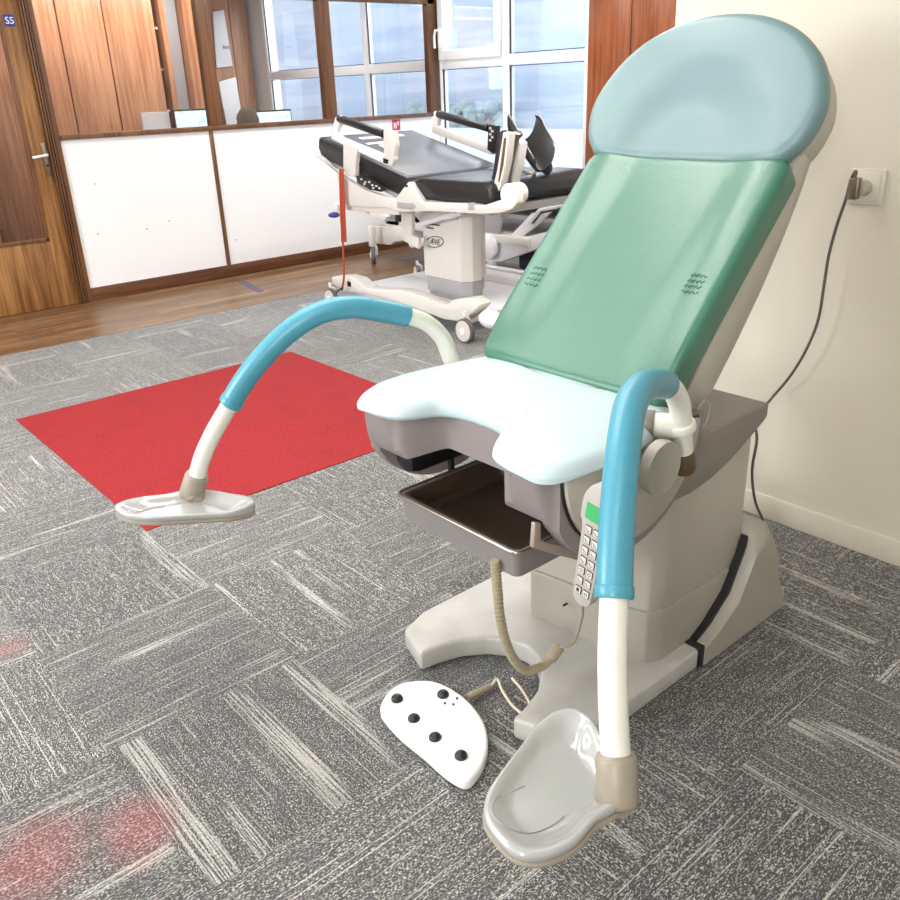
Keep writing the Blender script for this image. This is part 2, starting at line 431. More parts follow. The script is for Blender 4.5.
# ------------------------------------------------------------------ the setting
XW, YP = 5.52, 6.51       # window wall plane, partition plane
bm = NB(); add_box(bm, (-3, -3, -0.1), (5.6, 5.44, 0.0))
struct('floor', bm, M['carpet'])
bm = NB(); add_box(bm, (-3, 5.44, -0.1), (5.6, 10.4, 0.001))
struct('floor_wood', bm, M['parquet'])
struct('ceiling', box((-3, -3, 2.6), (5.7, 10.4, 2.7)), M['ceiling'])
struct('wall_right', box((2.44, -3, 0), (5.52, 1.745, 2.6)), M['wall'])
struct('baseboard_right', box((2.428, -3, 0), (2.44, 1.745, 0.083), 0.003), M['wall'])
struct('wall_rear', box((-3, -3.1, 0), (2.44, -3.0, 2.6)), M['wall_white'])
# side wall behind the camera's left, with two window openings
bm = NB()
add_box(bm, (-3.1, -3, 0), (-3, 10.4, 0.9)); add_box(bm, (-3.1, -3, 2.4), (-3, 10.4, 2.6))
for y0, y1 in ((-3, -1.85), (-0.85, 2.3), (4.9, 10.4)): add_box(bm, (-3.1, y0, 0.9), (-3, y1, 2.4))
struct('wall_left', bm, M['wall_white'])
# window wall
bm = NB()
add_box(bm, (XW, 1.745, 0), (XW + 0.15, 4.70, 2.6))
add_box(bm, (XW, 4.70, 0), (XW + 0.15, 10.0, 0.5)); add_box(bm, (XW, 4.70, 2.48), (XW + 0.15, 10.0, 2.6))
add_box(bm, (XW, 9.62, 0.5), (XW + 0.15, 10.4, 2.48))
struct('wall_window_side', bm, M['wall_white'])

def window(n, y0, y1, z0, z1, ymid, zmid, sash=None):
    bm = NB(); X0, X1 = XW - 0.02, XW + 0.05
    f = 0.05
    add_box(bm, (X0, y0, z0), (X1, y0 + f, z1), 0.004); add_box(bm, (X0, y1 - f, z0), (X1, y1, z1), 0.004)
    add_box(bm, (X0 + .002, y0 + .01, z0), (X1 - .002, y1 - .01, z0 + f), 0.004); add_box(bm, (X0 + .002, y0 + .01, z1 - f), (X1 - .002, y1 - .01, z1), 0.004)
    for ym in ymid: add_box(bm, (X0 + .001, ym - 0.04, z0), (X1, ym + 0.04, z1), 0.004)
    cuts = [y0 + f] + sum([[a - 0.04, a + 0.04] for a in ymid], []) + [y1 - f]
    for q in range(0, len(cuts), 2): add_box(bm, (X0 + .003, cuts[q] - .003, zmid - 0.04), (X1 - .003, cuts[q + 1] + .003, zmid + 0.04), 0.002)
    o = struct('window_%d' % n, bm, M['pvc'])
    gb = NB(); add_box(gb, (XW + 0.012, y0 + f, z0 + f), (XW + 0.018, y1 - f, z1 - f))
    obj('pane', gb, M['glass'], o)
    # dark gaskets round each light
    ks = NB(); ys = [y0 + f] + sum([[a - 0.04, a + 0.04] for a in ymid], []) + [y1 - f]
    zs = [z0 + f, zmid - 0.045, zmid + 0.045, z1 - f]
    for i in range(0, len(ys), 2):
        for j in (0, 2):
            a, b, c, d = ys[i], ys[i + 1], zs[j], zs[j + 1]; g = 0.006
            add_box(ks, (X0 + .012, a, c), (X0 + .03, a + g, d)); add_box(ks, (X0 + .012, b - g, c), (X0 + .03, b, d))
            add_box(ks, (X0 + .012, a, c), (X0 + .03, b, c + g)); add_box(ks, (X0 + .012, a, d - g), (X0 + .03, b, d))
    obj('gasket', ks, M['gasket'], o)
    return o, X0
w1, X0 = window(1, 4.70, 6.50, 0.5, 2.48, [5.62], 1.57)
# opening sash with handle in the upper left light
bm = NB(); a, b, c, d = 5.665, 6.455, 1.60, 2.45
for p, q in (((X0 - .03, a, c), (X0 + .01, a + .07, d)), ((X0 - .03, b - .07, c), (X0 + .01, b, d)), ((X0 - .029, a + .069, c), (X0 + .009, b - .069, c + .08)), ((X0 - .029, a + .069, d - .07), (X0 + .009, b - .069, d))):
    add_box(bm, p, q, 0.005)
obj('sash', bm, M['pvc'], w1)
bm = NB(); add_box(bm, (X0 - .045, 6.405, 1.70), (X0 - .028, 6.44, 1.86), .004); add_tube(bm, [(X0 - .045, 6.42, 1.84), (X0 - .085, 6.42, 1.845), (X0 - .09, 6.43, 1.80), (X0 - .085, 6.435, 1.70)], .011, 10)
obj('handle', bm, M['pvc'], w1)
bm = NB(); add_cyl(bm, (X0 - .035, 5.655, 1.66), (X0 - .035, 5.655, 1.74), .010); add_cyl(bm, (X0 - .035, 5.655, 2.30), (X0 - .035, 5.655, 2.38), .010)
obj('hinge', bm, M['pvc'], w1)
window(2, 6.60, 8.42, 0.5, 2.48, [7.62], 1.57)
window(3, 8.46, 9.60, 0.5, 2.48, [], 1.57)
# the partition: frame posts, rails, white panels, glass
def post(x0, x1, z0, z1, y0=YP - 0.035, y1=YP + 0.035): return (x0, y0, z0), (x1, y1, z1)
trim = 0
def add_trim(a, b, mat, bev=0.004):
    global trim; trim += 1
    return struct('trim_%d' % trim, box(a, b, bev), mat)
posts = [(2.000, 2.036), (3.175, 3.275), (4.235, 4.345), (5.38, 5.50)]
for (a, b), z0_ in zip(posts, (0.0, 1.165, 1.165, 1.165)): add_trim(*post(a, b, z0_, 2.6), M['frame_wood'])
add_trim((3.152, YP - 0.03, 0.10), (3.184, YP + 0.03, 1.135), M['frame_wood'])
# door jamb mouldings beside the first post
for x in (1.947, 1.965, 1.983): add_trim((x, YP - 0.045, 0.0), (x + 0.012, YP + 0.04, 2.6), M['frame_wood'], 0.003)
add_trim((2.036, YP - 0.03, 0.0), (5.36, YP + 0.03, 0.10), M['base_wood'])
add_trim((2.036, YP - 0.045, 1.132), (5.40, YP + 0.045, 1.165), M['frame_wood'])
add_trim((2.036, YP - 0.035, 2.055), (5.46, YP + 0.035, 2.13), M['frame_wood'])
wp = struct('wall_partition', box((2.03, YP - 0.018, 0.095), (3.155, YP + 0.018, 1.135)), M['laminate'])
obj('panel', box((3.18, YP - 0.018, 0.095), (5.52, YP + 0.018, 1.135)), M['laminate'], wp)
gi = 4
for a, b in ((2.036, 3.175), (3.275, 4.235), (4.345, 5.38)):
    struct('window_%d' % gi, box((a, YP - 0.004, 1.16), (b, YP + 0.004, 2.06)), M['glass_partition']); gi += 1
for a, b in ((2.036, 3.175), (3.275, 4.235), (4.345, 5.38)):
    struct('window_%d' % gi, box((a, YP - 0.004, 2.13), (b, YP + 0.004, 2.6)), M['glass_partition']); gi += 1
# scuff specks on the white panels
bm = NB()
for p in [(2.219,6.491,0.825), (2.171,6.491,0.478), (2.541,6.491,0.467), (2.723,6.491,0.505), (3.261,6.491,0.289)]:
    x, z = p[0], p[2]; add_box(bm, (x - .006, 6.4905, z - .002), (x + .006, 6.492, z + .003))
obj('scuff', bm, M['dark_ink'], wp)
# wall left of the door, above the door
struct('wall_front', box((-3, YP - 0.05, 0), (1.05, YP + 0.05, 2.6)), M['veneer'])
add_trim((1.05, YP - 0.035, 2.06), (1.947, YP + 0.035, 2.6), M['frame_wood'])
# door with a tall glass light
bm = NB(); dy0, dy1 = YP - 0.02, YP + 0.02
for a, b in (((1.06, 0.005), (1.20, 2.05)), ((1.825, 0.005), (1.945, 2.05)), ((1.20, 0.005), (1.825, 0.475)), ((1.20, 1.93), (1.825, 2.05))):
    add_box(bm, (a[0], dy0, a[1]), (b[0], dy1, b[1]), 0.003)
dr = struct('door_1', bm, M['door_wood'])
obj('glass', box((1.19, YP - .003, .47), (1.83, YP + .003, 1.94)), M['glass_partition'], dr)
bm = NB()
for a, b in (((1.20, .475), (1.825, .50)), ((1.20, .475), (1.222, 1.93)), ((1.803, .475), (1.825, 1.93)), ((1.20, 1.908), (1.825, 1.93))): add_box(bm, (a[0], dy0 - .01, a[1]), (b[0], dy0 + .01, b[1]), .004)
obj('glazing_bead', bm, M['frame_wood'], dr)
hb = obj('handle_plate', box((1.905, dy0 - .008, .905), (1.932, dy0, 1.125), .003), M['steel'], dr)
obj('lever', tube([(1.918, dy0 - .005, 1.045), (1.918, dy0 - .05, 1.045), (1.90, dy0 - .055, 1.044), (1.82, dy0 - .05, 1.035)], .009, 12), M['white_pl'], hb)
obj('key_cylinder', cyl((1.919, dy0 - .012, .975), (1.919, dy0 + .002, .975), .009), M['dark'], hb)
# door sign
sg = tag(obj('room_sign', box((1.842, dy0 - .006, 1.838), (1.905, dy0 - .001, 1.906), .001), M['sign']), 'small square blue sign with white room code on the wooden door', 'sign')
obj('lettering', text_bm('S5', .058, (1.874, dy0 - .0075, 1.870), (1, 0, 0), (0, 0, 1)), M['ink'], sg)
# label on the panel, right of the white rail
lb = tag(obj('warning_label', box((4.93, 6.486, 1.035), (5.015, 6.491, 1.125)), M['pinklabel']), 'small crimson and white label on the white partition panel behind the bed', 'label')
bm = NB()
for x, z0_, z1_ in ((4.948, 1.05, 1.10), (4.968, 1.05, 1.10), (4.992, 1.075, 1.11)): add_box(bm, (x - .005, 6.484, z0_), (x + .005, 6.4865, z1_))
obj('print', bm, M['ink'], lb)
tag(obj('floor_tape', slab([(3.03, 5.79, .001), (3.09, 5.79, .001), (3.17, 6.25, .001), (3.11, 6.26, .001)], (0, 0, .0015)), M['tape']), 'short violet grey strip of tape on the wooden floor', 'tape')

# wardrobe by the windows
wd = thing('wardrobe', 'tall brown wood veneer panels beside the windows behind the chair headrest', 'wardrobe', (5.38, 4.32, 0))
for y0, y1 in ((3.80, 4.262), (4.27, 4.665)): obj('door', box((5.44, y0, .02), (5.47, y1, 2.58), .002), M['veneer_dark'], wd)
obj('carcass', box((5.47, 3.80, 0), (5.518, 4.665, 2.59)), M['veneer_dark'], wd)

# ------------------------------------------------------------------ the office behind the partition
struct('wall_back', box((-3, 10.0, 0), (5.6, 10.1, 2.6)), M['wall_white'])
cb = thing('office_cupboard', 'wall of orange brown veneer cupboard doors seen through the partition glass', 'cupboard', (2.6, 8.5, 0))
xs_ = [0.9, 1.45, 2.0, 2.42, 2.85, 3.26, 3.735]
obj('carcass', box((0.9, 8.53, 0), (3.735, 8.9, 2.55)), M['veneer_dark'], cb)
for a, b in zip(xs_[:-1], xs_[1:]): obj('door', box((a + .006, 8.50, .05), (b - .006, 8.53, 2.54), .003), M['veneer'], cb)
sh = thing('shelf_unit', 'open unit with dark gaps and pale wood uprights beyond the glass', 'shelf', (3.95, 8.7, 0))
obj('back', box((3.74, 8.86, 0), (4.18, 8.9, 2.5)), M['navy'], sh)
for a, b in ((3.80, 3.85), (4.03, 4.13)): obj('upright', box((a, 8.5, 0), (b, 8.86, 2.5)), M['veneer'], sh)
obj('grey_panel', box((3.86, 8.62, 0), (4.02, 8.66, 2.5)), M['bed_grey'], sh)
for z in (1.25, 1.62, 1.98): obj('shelf', box((3.745, 8.6, z), (3.80, 8.86, z + .02)), M['bed_white'], sh)
tc_ = thing('tall_cupboard', 'tall orange wood cupboard at the far end of the office window wall', 'cupboard', (5.0, 9.9, 0))
obj('carcass', box((4.35, 9.88, 0), (5.47, 9.99, 2.58)), M['veneer_dark'], tc_)
for a, b in ((4.36, 4.74), (4.75, 5.23), (5.24, 5.46)): obj('door', box((a, 9.85, .02), (b, 9.88, 2.57), .003), M['veneer'], tc_)
wc = thing('white_panels', 'narrow glossy white panels on the orange wood far cupboard', 'cabinet', (4.9, 9.85, 1.2))  # bright white shapes of unknown kind, built as two slabs
P = [(5.020,9.840,2.248), (5.159,9.840,2.272), (5.185,9.840,1.691), (4.979,9.840,1.673), (4.981,9.840,1.525), (5.206,9.840,1.573), (5.230,9.840,1.024), (5.006,9.840,1.025), (5.139,9.840,1.891)]
obj('upper_panel', slab(P[:4], (0, -.02, 0), .002), M['bed_white'], wc)
obj('lower_panel', slab(P[4:8], (0, -.02, 0), .002), M['bed_white'], wc)
obj('handle', box((P[8][0] - .05, 9.79, P[8][2] - .012), (P[8][0] + .03, 9.82, P[8][2] + .012), .004), M['bed_grey'], wc)
# desk, screens, seated person
dk = thing('office_desk', 'long white desk behind the partition holding the screens', 'desk', (3.7, 7.35, 0))
obj('desktop', box((2.7, 7.05, .72), (4.9, 7.65, .75), .004), M['laminate'], dk)
for x in (2.74, 4.86): obj('leg', box((x - .02, 7.07, 0), (x + .02, 7.63, .72)), M['bed_grey'], dk)
def monitor(x0, x1, z0, z1, y, label):
    t = thing('monitor', label, 'monitor', ((x0 + x1) / 2, y + .05, .75), 'office monitors')
    obj('bezel', box((x0, y, z0), (x1, y + .03, z1), .006), M['dark'], t)
    obj('screen', box((x0 + .012, y - .003, z0 + .015), (x1 - .012, y + .003, z1 - .015)), M['screen'], t)
    obj('stand', box(((x0 + x1) / 2 - .03, y + .02, .76), ((x0 + x1) / 2 + .03, y + .05, z0 + .1), .004), M['dark'], t)
    obj('foot', box(((x0 + x1) / 2 - .12, y - .06, .75), ((x0 + x1) / 2 + .12, y + .12, .765), .004), M['dark'], t)
    return t
monitor(3.25, 3.60, .98, 1.283, 7.3, 'black framed computer screen left of the partition middle post')
monitor(3.62, 3.76, 1.0, 1.272, 7.42, 'small bright screen with cable just right of the partition middle post')
monitor(3.98, 4.39, .98, 1.243, 7.3, 'black framed computer screen beside the brown haired head')
bm = NB(); add_box(bm, (3.0, 7.36, .752), (3.24, 7.40, 1.27), .004)
tag(obj('document_holder', bm, M['laminate']), 'plain white board standing on desk left of the screens', 'board')
tag(obj('cable_loop', tube(catmull([(3.64, 7.28, 1.05), (3.645, 7.28, 1.27), (3.67, 7.28, 1.315), (3.70, 7.28, 1.27), (3.71, 7.28, 1.05), (3.71, 7.28, .76)], 6), .005, 8), M['cord']), 'thin grey cable loop rising before the small screen', 'cable')
pe = thing('person', 'person with short brown hair sitting behind the partition, only the hair showing', 'person', (3.95, 6.95, 0))
def skin_body():
    J = {'pel': (3.95, 6.95, .52, .14), 'wst': (3.95, 6.95, .66, .125), 'cht': (3.95, 6.95, .85, .14), 'nk0': (3.95, 6.95, 1.0, .07), 'nk1': (3.95, 6.96, 1.06, .05), 'hd': (3.95, 6.97, 1.15, .078),
         'shl': (3.79, 6.95, .95, .06), 'ell': (3.74, 7.02, .72, .042), 'hal': (3.85, 7.20, .775, .03), 'shr': (4.11, 6.95, .95, .06), 'elr': (4.16, 7.02, .72, .042), 'har': (4.05, 7.20, .775, .03),
         'hpl': (3.86, 6.97, .50, .085), 'knl': (3.84, 7.36, .50, .06), 'fel': (3.84, 7.38, .07, .04), 'tol': (3.84, 7.52, .04, .035), 'hpr': (4.04, 6.97, .50, .085), 'knr': (4.06, 7.36, .50, .06), 'fer': (4.06, 7.38, .07, .04), 'tor': (4.06, 7.52, .04, .035)}
    E_ = [('pel', 'wst'), ('wst', 'cht'), ('cht', 'nk0'), ('nk0', 'nk1'), ('nk1', 'hd'), ('cht', 'shl'), ('shl', 'ell'), ('ell', 'hal'), ('cht', 'shr'), ('shr', 'elr'), ('elr', 'har'), ('pel', 'hpl'), ('hpl', 'knl'), ('knl', 'fel'), ('fel', 'tol'), ('pel', 'hpr'), ('hpr', 'knr'), ('knr', 'fer'), ('fer', 'tor')]
    ks = list(J); me = bpy.data.meshes.new('person_body'); me.from_pydata([J[k][:3] for k in ks], [(ks.index(a), ks.index(b)) for a, b in E_], [])
    o = bpy.data.objects.new('tmp', me); COL.objects.link(o)
    sk = o.modifiers.new('s', 'SKIN'); ly = me.skin_vertices[0] if me.skin_vertices else None
    if ly is None:
        bm_ = NB(); bm_.from_mesh(me); bm_.verts.layers.skin.verify(); bm_.to_mesh(me); bm_.free(); ly = me.skin_vertices[0]
    for i, k in enumerate(ks): ly.data[i].radius = (J[k][3], J[k][3]); ly.data[i].use_root = (k == 'pel')
    sb = o.modifiers.new('b', 'SUBSURF'); sb.levels = 2
    dg = bpy.context.evaluated_depsgraph_get(); em = bpy.data.meshes.new_from_object(o.evaluated_get(dg))
    bm_ = NB(); bm_.from_mesh(em); bpy.data.objects.remove(o); return bm_
obj('body', skin_body(), M['jumper'], pe, 60)
bm = sphere((3.95, 6.955, 1.175), .1, .88, 1.05, 1.1, 32)
for v in bm.verts:
    k = math.sin(v.co.x * 160) * math.sin(v.co.z * 150 + 1) * math.sin(v.co.y * 140); v.co += (v.co - Vector((3.95, 6.955, 1.175))) * k * .07
obj('hair', bm, M['hair'], pe, 60)
ch = thing('office_chair', 'dark office chair carrying the seated person, hidden behind the white panel', 'chair', (3.95, 6.90, 0))
obj('seat', box((3.73, 6.74, .36), (4.17, 7.15, .42), .02), M['navy'], ch)
obj('pedestal', cyl((3.95, 6.95, .05), (3.95, 6.95, .37), .03), M['dark'], ch)
bm = NB()
for k in range(5):
    a = 2 * PI * k / 5 + .3; add_tube(bm, [(3.95, 6.95, .07), (3.95 + .26 * math.cos(a), 6.95 + .26 * math.sin(a), .035)], .018, 8)
    add_cyl(bm, (3.95 + .25 * math.cos(a) - .01, 6.95 + .25 * math.sin(a), .026), (3.95 + .25 * math.cos(a) + .01, 6.95 + .25 * math.sin(a), .026), .026, 12)
obj('star_base', bm, M['dark'], ch)
for o_ in (pe, ch): o_.location.x -= .20

# ------------------------------------------------------------------ outside the windows
ext = plain('pale_blue_cladding', rgb(170, 190, 222), 0.7, var=0.1, nscale=1.5)
h_ = N(ext.node_tree); geo_ = ext.node_tree.nodes.new('ShaderNodeNewGeometry')
mp = ext.node_tree.nodes.new('ShaderNodeMapping'); mp.inputs['Scale'].default_value = (0.3, 0.35, 5); ext.node_tree.links.new(geo_.outputs['Position'], mp.inputs[0])
nf = h_.noise(mp.outputs[0], 1.0, 4)
cc_ = h_.mixc(h_.ramp(nf, .38, .62), rgb(206, 218, 236), rgb(232, 238, 246))
ext.node_tree.links.new(cc_, ext.node_tree.nodes['Principled BSDF'].inputs['Base Color'])
tag(obj('neighbour_facade', box((11.5, -4, -1), (12, 34, 6.0)), ext), 'pale blue clad facade seen blurred through the windows', 'building')
struct('ground_outside', box((5.75, -6, -1.0), (11.5, 34, -.9)), plain('pale_ground', rgb(225, 228, 230), 0.8))
bm = NB(); rr = random.Random(2)
for k in range(260):
    x, y = 10.9 + rr.random() * .4, 11.3 + rr.random() * 2.6; r = .08 + rr.random() * .1; z = -.9 + rr.random() * 1.95
    bmesh.ops.create_icosphere(bm, subdivisions=1, radius=r, matrix=Matrix.Translation((x, y, z)))
tag(obj('hedge', bm, plain('pale_hedge', rgb(186, 204, 204), .8, var=.2)), 'pale green hedge outside in front of the facade', 'hedge', kind='stuff')
tag(obj('garden_wall', box((10.2, -5, -.9), (10.45, 33, .72), .02), plain('pale_render', rgb(222, 228, 234), .8, var=.04)), 'low white wall outside along the bottom of the windows', 'wall')

# ceiling lamps (out of frame, the room's own lighting)
def unseen_ceiling_lamp(x0, x1, y, power, label):
    t = thing('unseen_ceiling_lamp', label, 'lamp', ((x0 + x1) / 2, y, 2.5), 'unseen ceiling lamps')
    obj('housing', box((x0 - .02, y - .11, 2.53), (x1 + .02, y + .11, 2.6), .004), M['white_pl'], t)
    obj('diffuser', box((x0, y - .09, 2.518), (x1, y + .09, 2.532)), M['lamp'], t)
    area('lamp_light', ((x0 + x1) / 2, y, 2.51), ((x0 + x1) / 2, y, 0), x1 - x0, .18, power, (1, .985, .965))
unseen_ceiling_lamp(0.1, 2.2, 2.05, 26, 'unseen long linear ceiling lamp over the examination chair')
unseen_ceiling_lamp(0.1, 2.2, 3.05, 26, 'unseen long linear ceiling lamp over the red carpet')
unseen_ceiling_lamp(2.9, 4.7, 2.9, 36, 'unseen linear ceiling lamp near the wardrobe')
unseen_ceiling_lamp(2.9, 4.7, 5.2, 36, 'unseen linear ceiling lamp over the beds')
unseen_ceiling_lamp(-0.9, 1.0, 5.2, 22, 'unseen linear ceiling lamp near the wooden door')
unseen_ceiling_lamp(-1.4, 0.5, 0.2, 12, 'unseen linear ceiling lamp above the camera')
unseen_ceiling_lamp(2.4, 4.6, 8.0, 48, 'unseen linear ceiling lamp in the office')

# ------------------------------------------------------------------ red carpet square
tag(obj('red_carpet', box((0.862, 2.672, -.002), (2.362, 4.205, .0035)), M['red']), 'large red carpet square let into the grey carpet tiles', 'carpet')

# ------------------------------------------------------------------ the examination chair
YC = 1.25
ec = thing('examination_chair', 'reclined examination chair with green back, pale seat and blue sleeved leg rests', 'examination chair', (1.55, YC, 0))
def mir(y): return 2 * YC - y
# base plate with its half round bite
out = [(1.066, 1.415), (1.10, 1.525), (1.19, 1.556), (1.60, 1.556), (2.0, 1.556), (2.0, .944), (1.60, .944), (1.19, .944), (1.10, .975), (1.066, 1.085),
       (1.12, 1.095), (1.18, 1.115), (1.235, 1.155), (1.272, 1.205), (1.283, 1.25), (1.272, 1.295), (1.235, 1.345), (1.18, 1.385), (1.12, 1.405)]
obj('base_plate', slab([(x, y, .004) for x, y in out], (0, 0, .058), .009, 3), M['base'], ec, 40)
# rear fender
prof = [(1.60, .006), (1.605, .06), (1.66, .085), (1.74, .145), (1.79, .24), (1.815, .295), (1.84, .315), (1.875, .305), (1.92, .22), (1.945, .13), (1.978, .06), (1.985, .03), (1.985, .006)]
bm = NB(); ra = []
for (yy, zs_) in ((.938, .94), (.962, 1.0), (1.25, 1.0), (mir(.962), 1.0), (mir(.938), .94)):
    ra.append([bm.verts.new((1.82 + (x - 1.82) * (1 if zs_ == 1 else .985), yy, z * zs_ - (.01 if zs_ < 1 and z > .1 else 0))) for x, z in prof])
for a, b in zip(ra[:-1], ra[1:]):
    for i in range(len(prof)): bm.faces.new((a[i], b[i], b[(i + 1) % len(prof)], a[(i + 1) % len(prof)]))
bm.faces.new(ra[0][::-1]); bm.faces.new(ra[-1])
obj('rear_cover', bm, M['beige'], ec, 50)
obj('shadow_gap', slab([(x, .966, z) for x, z in [(1.600, .066), (1.648, .09), (1.724, .15), (1.780, .24), (1.798, .285), (1.80, .29), (1.80, .24), (1.74, .145), (1.66, .085), (1.605, .062)]], (0, .02, 0)), M['dark'], ec)
obj('gap_seal', box((1.578, .9395, .008), (1.602, 1.5605, .066), .003), M['dark'], ec)
# lift column housing
o2 = [(1.385, 1.335), (1.40, 1.25), (1.425, 1.05), (1.44, 1.005), (1.475, .984), (1.80, .984), (1.82, 1.0), (1.82, 1.50), (1.50, 1.40), (1.40, 1.352)]
obj('skirt', slab([(x, y, .055) for x, y in o2], (0, 0, .15), .006, 2), M['beige'], ec, 40)
o3 = [(1.82 + (x - 1.82) * .985, 1.2 + (y - 1.2) * .985) for x, y in o2]
obj('column_housing', slab([(x, y, .20) for x, y in o3], (0, 0, .40), .008, 2), M['beige_light'], ec, 40)
bm = NB()
for p in [(1.388,1.169,0.160), (1.388,1.146,0.162)]: add_cyl(bm, (p[0] - .004, 1.22, .15), (p[0] + .01, 1.22, .15), .003, 8)
obj('screw', bm, M['dark'], ec)
# grey lid
lp = [(1.34, .515), (1.437, .512), (1.52, .508), (1.597, .517), (1.685, .543), (1.75, .572), (1.812, .602), (1.826, .612), (1.826, .648), (1.34, .648)]
obj('lid', slab([(x, .965, z) for x, z in lp], (0, .57, 0), .007, 3), M['grey'], ec, 40)
# seat shell: half round cheeks and the grey belly under the cushion
def notch_x(y):
    w_ = abs(y - YC)
    if w_ < .10: return 1.138
    if w_ < .175: return 1.138 - (1.138 - 1.045) * sstep(w_, .10, .175)
    return 1.045 - .02 * sstep(w_, .175, .22) + .035 * sstep(w_, .265, .302)
def belly(y):
    w_ = abs(y - YC); return .622 - .02 * sstep(w_, .10, .17) - .14 * sstep(w_, .262, .274)
bm = NB(); sl = []
ys_ = [.948 + (1.552 - .948) * i / 100 for i in range(101)]
for y in ys_:
    ring = []
    for k in range(25):
        th = PI * k / 24; x = 1.27 - .245 * math.cos(th); z = .715 - .245 * math.sin(th)
        ring.append(bm.verts.new((max(x, notch_x(y)), y, max(z, belly(y)))))
    sl.append(ring)
for a, b in zip(sl[:-1], sl[1:]):
    for i in range(24): bm.faces.new((a[i], b[i], b[i + 1], a[i + 1]))
    bm.faces.new((a[24], b[24], b[0], a[0]))
bm.faces.new(sl[0][::-1]); bm.faces.new(sl[-1])
obj('seat_shell', bm, M['mauve'], ec, 30)
for s, yy in ((1, .948), (-1, 1.552)):
    pts = [(1.275 - .212 * math.cos(PI * k / 32), yy, .712 - .212 * math.sin(PI * k / 32)) for k in range(33)]
    obj('side_cheek', slab(pts, (0, -.014 * s, 0), .006, 2), M['beige_light'], ec)
    pts = [(1.275 - .217 * math.cos(PI * k / 32), yy, .713 - .217 * math.sin(PI * k / 32)) for k in range(33)]
    obj('cheek_gap', slab(pts, (0, -.004 * s, 0)), M['dark'], ec)
obj('underside_mount', box((1.10, 1.45, .525), (1.36, 1.526, .61), .03), M['dark'], ec)
# seat cushion
half = [(1.135, 0), (1.134, .04), (1.125, .075), (1.105, .105), (1.06, .128), (1.028, .155), (1.014, .20), (1.013, .245), (1.018, .285), (1.048, .314), (1.11, .331), (1.20, .338), (1.30, .322), (1.38, .298), (1.425, .285), (1.445, .26), (1.445, .12)]
so = [(x, YC + w_) for x, w_ in half] + [(x, YC - w_) for x, w_ in half[::-1][:-1]]
so = smooth_outline(so, 4)
def hs(x, y, rho):
    w_ = abs(y - YC)
    return (-.012 * sstep(w_, .18, .34)) - .012 * sstep(1.12 - x, 0, .12)
obj('seat_cushion', cushion(so, (1.375, YC), .050, .028, hs, lambda x, y, h: Vector((x, y, .752 + h)), 12), M['seat'], ec, 60)
# back frame
bp = [(1.44, .70), (1.53, .685), (1.575, .72), (1.65, .805), (1.75, .93), (1.83, 1.05), (1.875, 1.13), (1.925, 1.24), (1.95, 1.33), (1.955, 1.36), (1.93, 1.36), (1.845, 1.19), (1.81, 1.15)]
obj('back_frame', slab([(x, .974, z) for x, z in bp], (0, .552, 0), .008, 2), M['beige_light'], ec, 40)
# back pad (green) in its own inclined frame
A_ = math.radians(46.2); d_ = Vector((math.cos(A_), 0, math.sin(A_))); n_ = Vector((-math.sin(A_), 0, math.cos(A_)))
O_ = Vector((1.385, YC, .755))
def bf(a, b, h): return O_ + d_ * a + Vector((0, b, 0)) + n_ * h
def rrect(x0, x1, y0, y1, r, k=6, n=10):
    out = []
    for cx_, cy_, a0 in ((x1 - r, y1 - r, 0), (x0 + r, y1 - r, 90), (x0 + r, y0 + r, 180), (x1 - r, y0 + r, 270)):
        for i in range(k + 1):
            a = math.radians(a0 + 90 * i / k); out.append(Vector((cx_ + r * math.cos(a), cy_ + r * math.sin(a))))
    res = []
    for i in range(len(out)):
        p, q = out[i], out[(i + 1) % len(out)]; L = (q - p).length; m_ = max(1, int(L / .02))
        for j in range(m_): res.append(p + (q - p) * j / m_)
    return res
def hb_(a, b, rho):
    w_ = abs(b)
    e = .011 * sstep(w_, .12, .235) * sstep(a, .0, .14)
    return e - .004 * (1 - min(1, w_ / .2) ** 2)
obj('back_cushion', cushion(rrect(0, .628, -.281, .281, .04), (.31, 0), .06, .022, hb_, bf, 26), M['green'], ec, 60)
# stitched marks on the back pad
for (ca, cb, sc) in ((.235, .222, 1.0), (.285, -.215, .9)):
    bm = NB()
    for r_ in range(4):
        pts = []
        for k in range(15):
            t = k / 14; pts.append(bf(ca + (r_ - 1.5) * .016 * sc + .004 * math.sin(t * 22 + r_), cb + (t - .5) * .045 * sc, .0112))
        add_tube(bm, pts, .0013, 6)
    obj('embossed_mark', bm, M['green'], ec)
# headrest
B_ = math.radians(63); dh = Vector((math.cos(B_), 0, math.sin(B_))); nh = Vector((-math.sin(B_), 0, math.cos(B_)))
OH = Vector((1.797, YC + .012, 1.206))
def hf(a, b, h): return OH + dh * (a * .975) + Vector((0, b, 0)) + nh * h
hh = [(-.008, .0), (-.008, .14), (-.005, .25), (.02, .287), (.06, .314), (.13, .326), (.20, .305), (.26, .262), (.31, .195), (.345, .105)]
hh = [(a, b * .975) for a, b in hh]
ho = hh + [(.357, .0)] + [(a, -b) for a, b in hh[::-1][:-1]]
def hh_(a, b, rho):
    d = math.hypot(b / .2, (a - .02) / .2)
    return -.022 * (1 - sstep(d, .55, 1.2)) + .006 * sstep(a, .2, .3)
obj('headrest', cushion(smooth_outline(ho, 6), (.15, 0), .046, .026, hh_, hf, 22), M['teal'], ec, 60)
sc_ = [(.01 + (a - .01) * .975, b * .975) for a, b in ho]
obj('headrest_back', cushion(smooth_outline(sc_, 4), (.15, 0), .062, .008, lambda a, b, r: 0, lambda a, b, h: hf(a, b, h - .044), 3), M['beige_light'], ec, 50)
